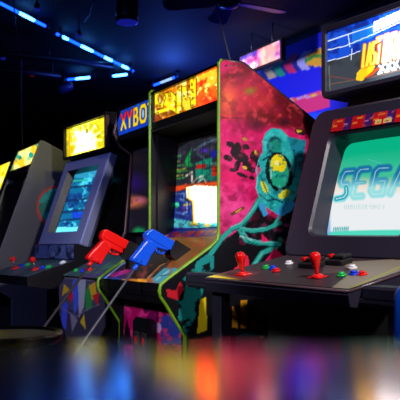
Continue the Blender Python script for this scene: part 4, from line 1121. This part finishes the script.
b = MB(); b.box(-WH - 0.01, 0.012, -0.008, 0.018, zt + 0.004, zt + 0.026, M['black']); b.box(-WH - 0.01, 0.012, -0.004, 0.018, zb - 0.02, zb - 0.004, M['black']); b.box(-WH - 0.01, -WH + 0.008, -0.006, 0.018, zb - 0.004, zt + 0.004, M['black']); b.box(-0.008, 0.012, -0.006, 0.018, zb - 0.004, zt + 0.004, M['brown']); b.build('marquee_frame', hc)
# tilted surround
HM = Vector((0, -0.182, 1.032)); HV = Vector((0, 0.20, 0.56)).normalized(); HL = 0.59; HN = Vector((0, HV.z, -HV.y))
def hp(L, d): return [Vector((x, 0, 0)) + HM + HV * v + HN * d for x, v in L]
b = MB()
xa, xb = -WH - 0.012, 0.03
def qrect(x0, x1, v0, v1): return rrect(x0, x1, v0, v1, 0.008, 3)
b.loops([hp(qrect(xa + 0.02, xb - 0.02, 0.01, HL - 0.01), 0.075), hp(qrect(xa, xb, 0, HL), 0.05), hp(qrect(xa, xb, 0, HL), 0.006), hp(qrect(xa + 0.008, xb - 0.008, 0.008, HL - 0.008), 0.0), hp(qrect(xa + 0.085, xb - 0.105, 0.085, HL - 0.07), 0.0)], M['bluegrey'])
o = b.build('screen_surround', hc)
b = MB(); b.loops([hp(qrect(xa + 0.085, xb - 0.105, 0.085, HL - 0.07), 0.0), hp(qrect(xa + 0.095, xb - 0.11, 0.092, HL - 0.078), 0.047)], M['black']); b.build('inner_frame', o)
hs = Art(FH, HM + HN * 0.052, (1, 0, 0), HV, xa + 0.095, xb - 0.105, 0.085, HL - 0.072, 0.005, (8, 10, 18)).use('px')
scr = [(72, 186), (76, 172), (95, 172), (95, 180), (80, 234), (74, 234), (54, 234), (60, 215)]
hs.poly([(74, 169), (98, 166), (82, 235.5), (52, 235.5)], (8, 95, 140))
n_ = hs.noise(5, 3); ins = hs.inside([(74, 169), (98, 166), (82, 235.5), (52, 235.5)])
hs.mix(ins * np.clip((hs.noise(9, 31) - .5) * 7, 0, 1), (10, 45, 110), .9).mix(ins * np.clip((n_ - .55) * 8, 0, 1), (70, 205, 225), .9)
for y in (187, 200, 211, 219): hs.mix(ins * (np.abs(hs.py - y + (hs.px - 75) * .1) < 1.2), (8, 35, 75), .8)
hs.line([(73, 181), (86, 180)], 1.6, (40, 160, 130)).mix(ins * (hs.py > 227), (110, 225, 235), .9).mix(ins * (hs.py < 178), (50, 150, 180), .7).mix(ins * (np.abs(hs.py - 215) < 3) * (hs.px > 72), (20, 50, 200), .8)
hs.mix(~ins, (6, 7, 14), 1)
bk = MB()
pp = [Vector((x_, 0, 0)) + HM + HV * v_ + HN * d for d in (0.0535, 0.07) for x_, v_ in ((xa + 0.095, 0.085), (xb - 0.105, 0.085), (xb - 0.105, HL - 0.09), (xa + 0.095, HL - 0.09))]
bk.add(pp, [(0, 1, 2, 3), (7, 6, 5, 4), (0, 1, 5, 4), (1, 2, 6, 5), (2, 3, 7, 6), (3, 0, 4, 7)], M['blackmatte'])
m_ = hs.build('screen', hc, M['glow15'], bk); m_['label'] = 'cyan and blue lit screen'
# printed panel under the surround
kp = Art(FH, (0, -0.208, 0.948), (1, 0, 0), (0, 0.031, 0.995), -WH + 0.01, 0.0, 0, 0.083, 0.006, (84, 98, 140)).use('ab')
kp.blot(0.05, .5, (24, 30, 60), 3, .9, 9).blot(0.03, .62, (130, 140, 170), 5, .8, 9)
bk = MB(); bk.box(-WH, 0.01, -0.2045, -0.03, 0.94, 1.035, M['black'])
m_ = kp.build('instruction_plate', hc, M['art'], bk)
HD, HDB = Vector((0, -0.50, 0.852)), Vector((0, 0.292, 0.090)).normalized()
dk = Art(FH, HD, (1, 0, 0), HDB, -WH - 0.02, 0.03, 0, 0.306, 0.007, (38, 62, 66)).use('ab')
dk.blot(0.12, .5, (70, 80, 96), 6, .7, 6).blot(0.1, .6, (60, 40, 50), 7, .7, 6)
bk = MB(); bk.prism([(-0.501, 0.851), (-0.208, 0.941), (-0.125, 0.941), (-0.125, 0.80), (-0.36, 0.78), (-0.50, 0.80)], -WH - 0.02, 0.03, M['black'])
dk.build('control_panel', hc, M['artdeck'], bk)
onh = lambda x, y: hitp(FH, HD, (1, 0, 0), HDB, x, y)
hsl = math.atan2(HDB.z, HDB.y)
for (x, y) in ((15.5, 268.5), (35.5, 269.5)): joystick(hc, onh(x, y), hsl, 'ball', None, 1.0)
for (x, y, m2) in ((22, 266, 'blueb'), (27.5, 265.3, 'green2'), (43, 268, 'blueb'), (48.6, 267.5, 'green2'), (63, 263, 'white')): button(hc, onh(x, y), hsl, M[m2], 0.019, None, {'blueb': 'blue button', 'green2': 'green button', 'white': 'white button'}[m2])
b = MB(); b.box(0.0125, 0.014, 0.02, 0.035, 1.00, 1.06, M['white']); b.build('side_label', hc)
b = MB(); b.box(-WH + 0.06, -0.06, -0.135, -0.1205, 0.12, 0.62, M['black'], c=0.004); b.build('coin_door', hc)

# ------------------------------------------------------------------ grey sided cabinet
GO = Vector((-1.13, 4.95, 0)); FY = frame(GO, 60)
gc = root('arcade_cabinet', GO, R60, 'arcade cabinet with plain grey side, round green decal and orange marquee', 'arcade machine', 'arcade cabinets in the row')
WG = 0.58
prof = [(0.0, 1.775), (0.02, 1.775), (0.18, 1.705), (0.62, 1.50), (0.62, 0.02), (-0.20, 0.02), (-0.20, 0.66), (-0.42, 0.80), (-0.42, 0.86), (-0.30, 0.95)]
sa = Art(FY, (0.0006, 0, 0), (0, 1, 0), (0, 0, 1), -0.43, 0.63, 0.0, 1.79, 0.008, (74, 75, 80)).use('ab')
sa.keepmask = sa.inside(prof)
sa.ell(0.125, 1.305, 0.152, 0.152, (205, 30, 20)).ell(0.125, 1.305, 0.138, 0.138, (16, 110, 90)).blot(0.05, .5, (20, 170, 150), 8, .8, 8, np.hypot(sa.a - .125, sa.b - 1.305) < .135)
sa.ell(0.03, 1.02, 0.07, 0.05, (170, 20, 25))
bk = MB(); bk.prism(prof, -0.018, -0.001, M['grey'])
m_ = sa.build('side_panel', gc, M['art'], bk)
b = MB(); b.prism(prof, -WG, -WG + 0.018, M['grey']); b.build('side_panel', gc)
b = MB(); b.prism([(0.03, 1.75), (0.6, 1.48), (0.6, 0.05), (-0.18, 0.05), (-0.18, 0.90), (-0.20, 0.98), (-0.04, 1.5)], -WG + 0.019, -0.019, M['blackmatte']); b.build('body', gc)
# marquee leans with the front edge
mo = Vector((0, -0.068, 1.60)); mv = (Vector((0, 0.002, 1.768)) - mo); mlen = mv.length; mv.normalize(); mn_ = Vector((0, mv.z, -mv.y))
mq = Art(FY, mo, (1, 0, 0), mv, -WG + 0.025, -0.02, 0.01, mlen - 0.01, 0.006, (245, 190, 30)).use('px')
mq.blot(7, .5, (250, 245, 150), 4, .9, 9).blot(8, .68, (20, 150, 140), 6, .9, 9).mix(np.clip((mq.py - 170 + (mq.px - 20) * .42) / 3, 0, 1), (20, 170, 160), .9).mix(np.clip((15 - mq.px) / 3, 0, 1), (60, 90, 20), .8)
mq.ell(20, 158, 2, 2, (20, 130, 110)).ell(31, 155, 2.5, 3, (20, 150, 130)).mix(np.clip((149.5 - mq.py - (mq.px - 24) * .4) / 2, 0, 1), (240, 110, 30), .9)
bk = MB(); q0 = mo + mn_ * 0.0015; q1 = mo + mv * mlen + mn_ * 0.0015
bk.prism([(q0.y, q0.z), (q1.y, q1.z), (q1.y + 0.03, q1.z - 0.02), (q0.y + 0.03, q0.z)], -WG + 0.019, -0.019, M['blackmatte'])
m_ = mq.build('marquee', gc, M['glow15'], bk); m_['label'] = 'glowing orange, yellow and teal marquee'
b = MB(); b.prism([(-0.085, 1.55), (-0.075, 1.59), (-0.04, 1.595), (-0.05, 1.55)], -WG + 0.019, -0.019, M['black']); b.build('marquee_frame', gc)
b = MB(); b.prism([(-0.235, 1.00), (-0.10, 1.50), (-0.085, 1.50), (-0.215, 1.00)], -WG + 0.05, -0.05, M['glass']); b.build('screen', gc)
b = MB(); b.prism([(-0.41, 0.86), (-0.25, 0.965), (-0.18, 0.965), (-0.18, 0.80), (-0.41, 0.80)], -WG + 0.019, -0.019, M['black']); b.build('control_panel', gc)

# ------------------------------------------------------------------ leftmost cabinet
LO = Vector((-1.515, 5.62, 0)); FL = frame(LO, 60)
lc = root('arcade_cabinet', LO, R60, 'arcade cabinet at the left edge showing a sliver of yellow marquee', 'arcade machine', 'arcade cabinets in the row')
WL = 0.6
prof = [(0.0, 1.72), (0.03, 1.725), (0.6, 1.62), (0.6, 0.02), (-0.25, 0.02), (-0.25, 0.7), (-0.38, 0.82), (-0.38, 0.88), (-0.28, 0.95)]
for x0, x1 in ((-0.018, 0), (-WL, -WL + 0.018)):
    b = MB(); b.prism(prof, x0, x1, M['black']); b.build('side_panel', lc)
b = MB(); b.prism([(0.03, 1.70), (0.58, 1.60), (0.58, 0.05), (-0.22, 0.05), (-0.22, 0.93), (-0.06, 1.45)], -WL + 0.019, -0.019, M['blackmatte']); b.build('body', lc)
mo = Vector((0, -0.085, 1.475)); mv = (Vector((0, -0.002, 1.712)) - mo); mlen = mv.length; mv.normalize(); mn_ = Vector((0, mv.z, -mv.y))
mq = Art(FL, mo, (1, 0, 0), mv, -WL + 0.025, -0.02, 0.0, mlen, 0.008, (240, 220, 20)).use('ab')
mq.blot(0.1, .5, (250, 250, 160), 14, .9, 9).blot(0.08, .58, (240, 130, 20), 16, .9, 9)
bk = MB(); q0 = mo + mn_ * 0.0015; q1 = mo + mv * mlen + mn_ * 0.0015
bk.prism([(q0.y, q0.z), (q1.y, q1.z), (q1.y + 0.03, q1.z - 0.02), (q0.y + 0.03, q0.z)], -WL + 0.019, -0.019, M['blackmatte'])
m_ = mq.build('marquee', lc, M['glow15'], bk); m_['label'] = 'glowing yellow marquee'
b = MB(); b.prism([(-0.25, 1.00), (-0.10, 1.44), (-0.085, 1.44), (-0.23, 1.00)], -WL + 0.05, -0.05, M['glass']); b.build('screen', lc)
b = MB(); b.prism([(-0.37, 0.87), (-0.25, 0.965), (-0.22, 0.965), (-0.22, 0.80), (-0.37, 0.80)], -WL + 0.019, -0.019, M['black']); b.build('control_panel', lc)

# ------------------------------------------------------------------ stool at lower left
rt = root('bar_stool', (-0.505, 1.80, 0), 0, 'round dark metal bar stool with shiny rim at the lower left', 'stool')
b = MB()
b.lathe([(0.002, 0.783), (0.125, 0.783), (0.138, 0.785), (0.144, 0.790), (0.149, 0.789), (0.152, 0.782), (0.150, 0.770), (0.140, 0.762), (0.02, 0.760)], M['stoolmetal'], n=64); b.build('seat', rt)
b = MB(); b.lathe([(0.02, 0.76), (0.02, 0.45), (0.024, 0.449), (0.024, 0.05)], M['chrome'], n=20); b.build('column', rt)
b = MB(); b.lathe([(0.19, 0.0), (0.19, 0.012), (0.15, 0.025), (0.03, 0.05)], M['stoolmetal'], n=40); b.build('base', rt)
b = MB(); b.tube([(0.13 * math.cos(k * math.pi / 12), 0.13 * math.sin(k * math.pi / 12), 0.30) for k in range(24)], 0.009, M['chrome'], 8, closed=True)
for k in range(3): b.tube([(0.02 * math.cos(k * 2.094), 0.02 * math.sin(k * 2.094), 0.30), (0.13 * math.cos(k * 2.094), 0.13 * math.sin(k * 2.094), 0.30)], 0.006, M['chrome'], 6)
b.build('footrest', rt)

# ------------------------------------------------------------------ blue chair at the right edge
q = Vector((0.60, 1.93, 0))
Zc = 1.70
cx0 = (392 - 200) / FPX * Zc
rt = root('plastic_chair', (cx0 + 0.203, Zc, 0), 0, 'bright blue moulded plastic chair at the right edge', 'chair')
h1, h0 = 1 - 35 / FPX * Zc, 1 - 103 / FPX * Zc
b = MB()
L0 = rrect(-0.21, 0.21, h0, h1, 0.03)
def cv(L, y): return [Vector((x, y + 0.10 * (x / 0.21) ** 2 * -1 + 0.05, z)) for x, z in L]
b.loops([cv(rrect(-0.20, 0.20, h0 + 0.01, h1 - 0.01, 0.025), 0.012), cv(L0, 0.008), cv(L0, -0.008), cv(rrect(-0.20, 0.20, h0 + 0.01, h1 - 0.01, 0.025), -0.012)], M['bluechair'], True)
b.add(cv(rrect(-0.20, 0.20, h0 + 0.01, h1 - 0.01, 0.025), 0.012), [list(range(28))], M['bluechair'])
b.build('backrest', rt)
b = MB(); b.box(-0.20, 0.20, -0.36, 0.04, 0.42, 0.445, M['bluechair'], c=0.01); b.build('seat', rt)
for sx in (-0.17, 0.17):
    b = MB(); b.tube([(sx, 0.0, 0.43), (sx, 0.05, 0.6), (sx, 0.02, h0 + 0.06)], 0.011, M['chrome'], 8); b.build('back_post', rt)
    for sy in (-0.33, 0.02):
        b = MB(); b.tube([(sx, sy, 0.42), (sx * 1.15, sy * 1.08, 0.011)], 0.011, M['chrome'], 8); b.build('leg', rt)

# ------------------------------------------------------------------ foreground counter
ct = root('counter', (0, 0.22, 0), 0, 'glossy mirror like counter top filling the blurred foreground', 'counter')
TT = Matrix.Translation((0, 0, 0.9697)) @ Matrix.Rotation(math.radians(1.9), 4, 'X')
b = MB(TT); b.box(-0.75, 0.75, -0.34, 0.0, -0.045, 0, M['counter'], c=0.004); b.build('counter_top', ct)
b = MB(); b.box(-0.70, 0.70, -0.30, -0.04, 0.0, 0.914, M['blackmatte'], c=0.005); b.build('pedestal', ct)
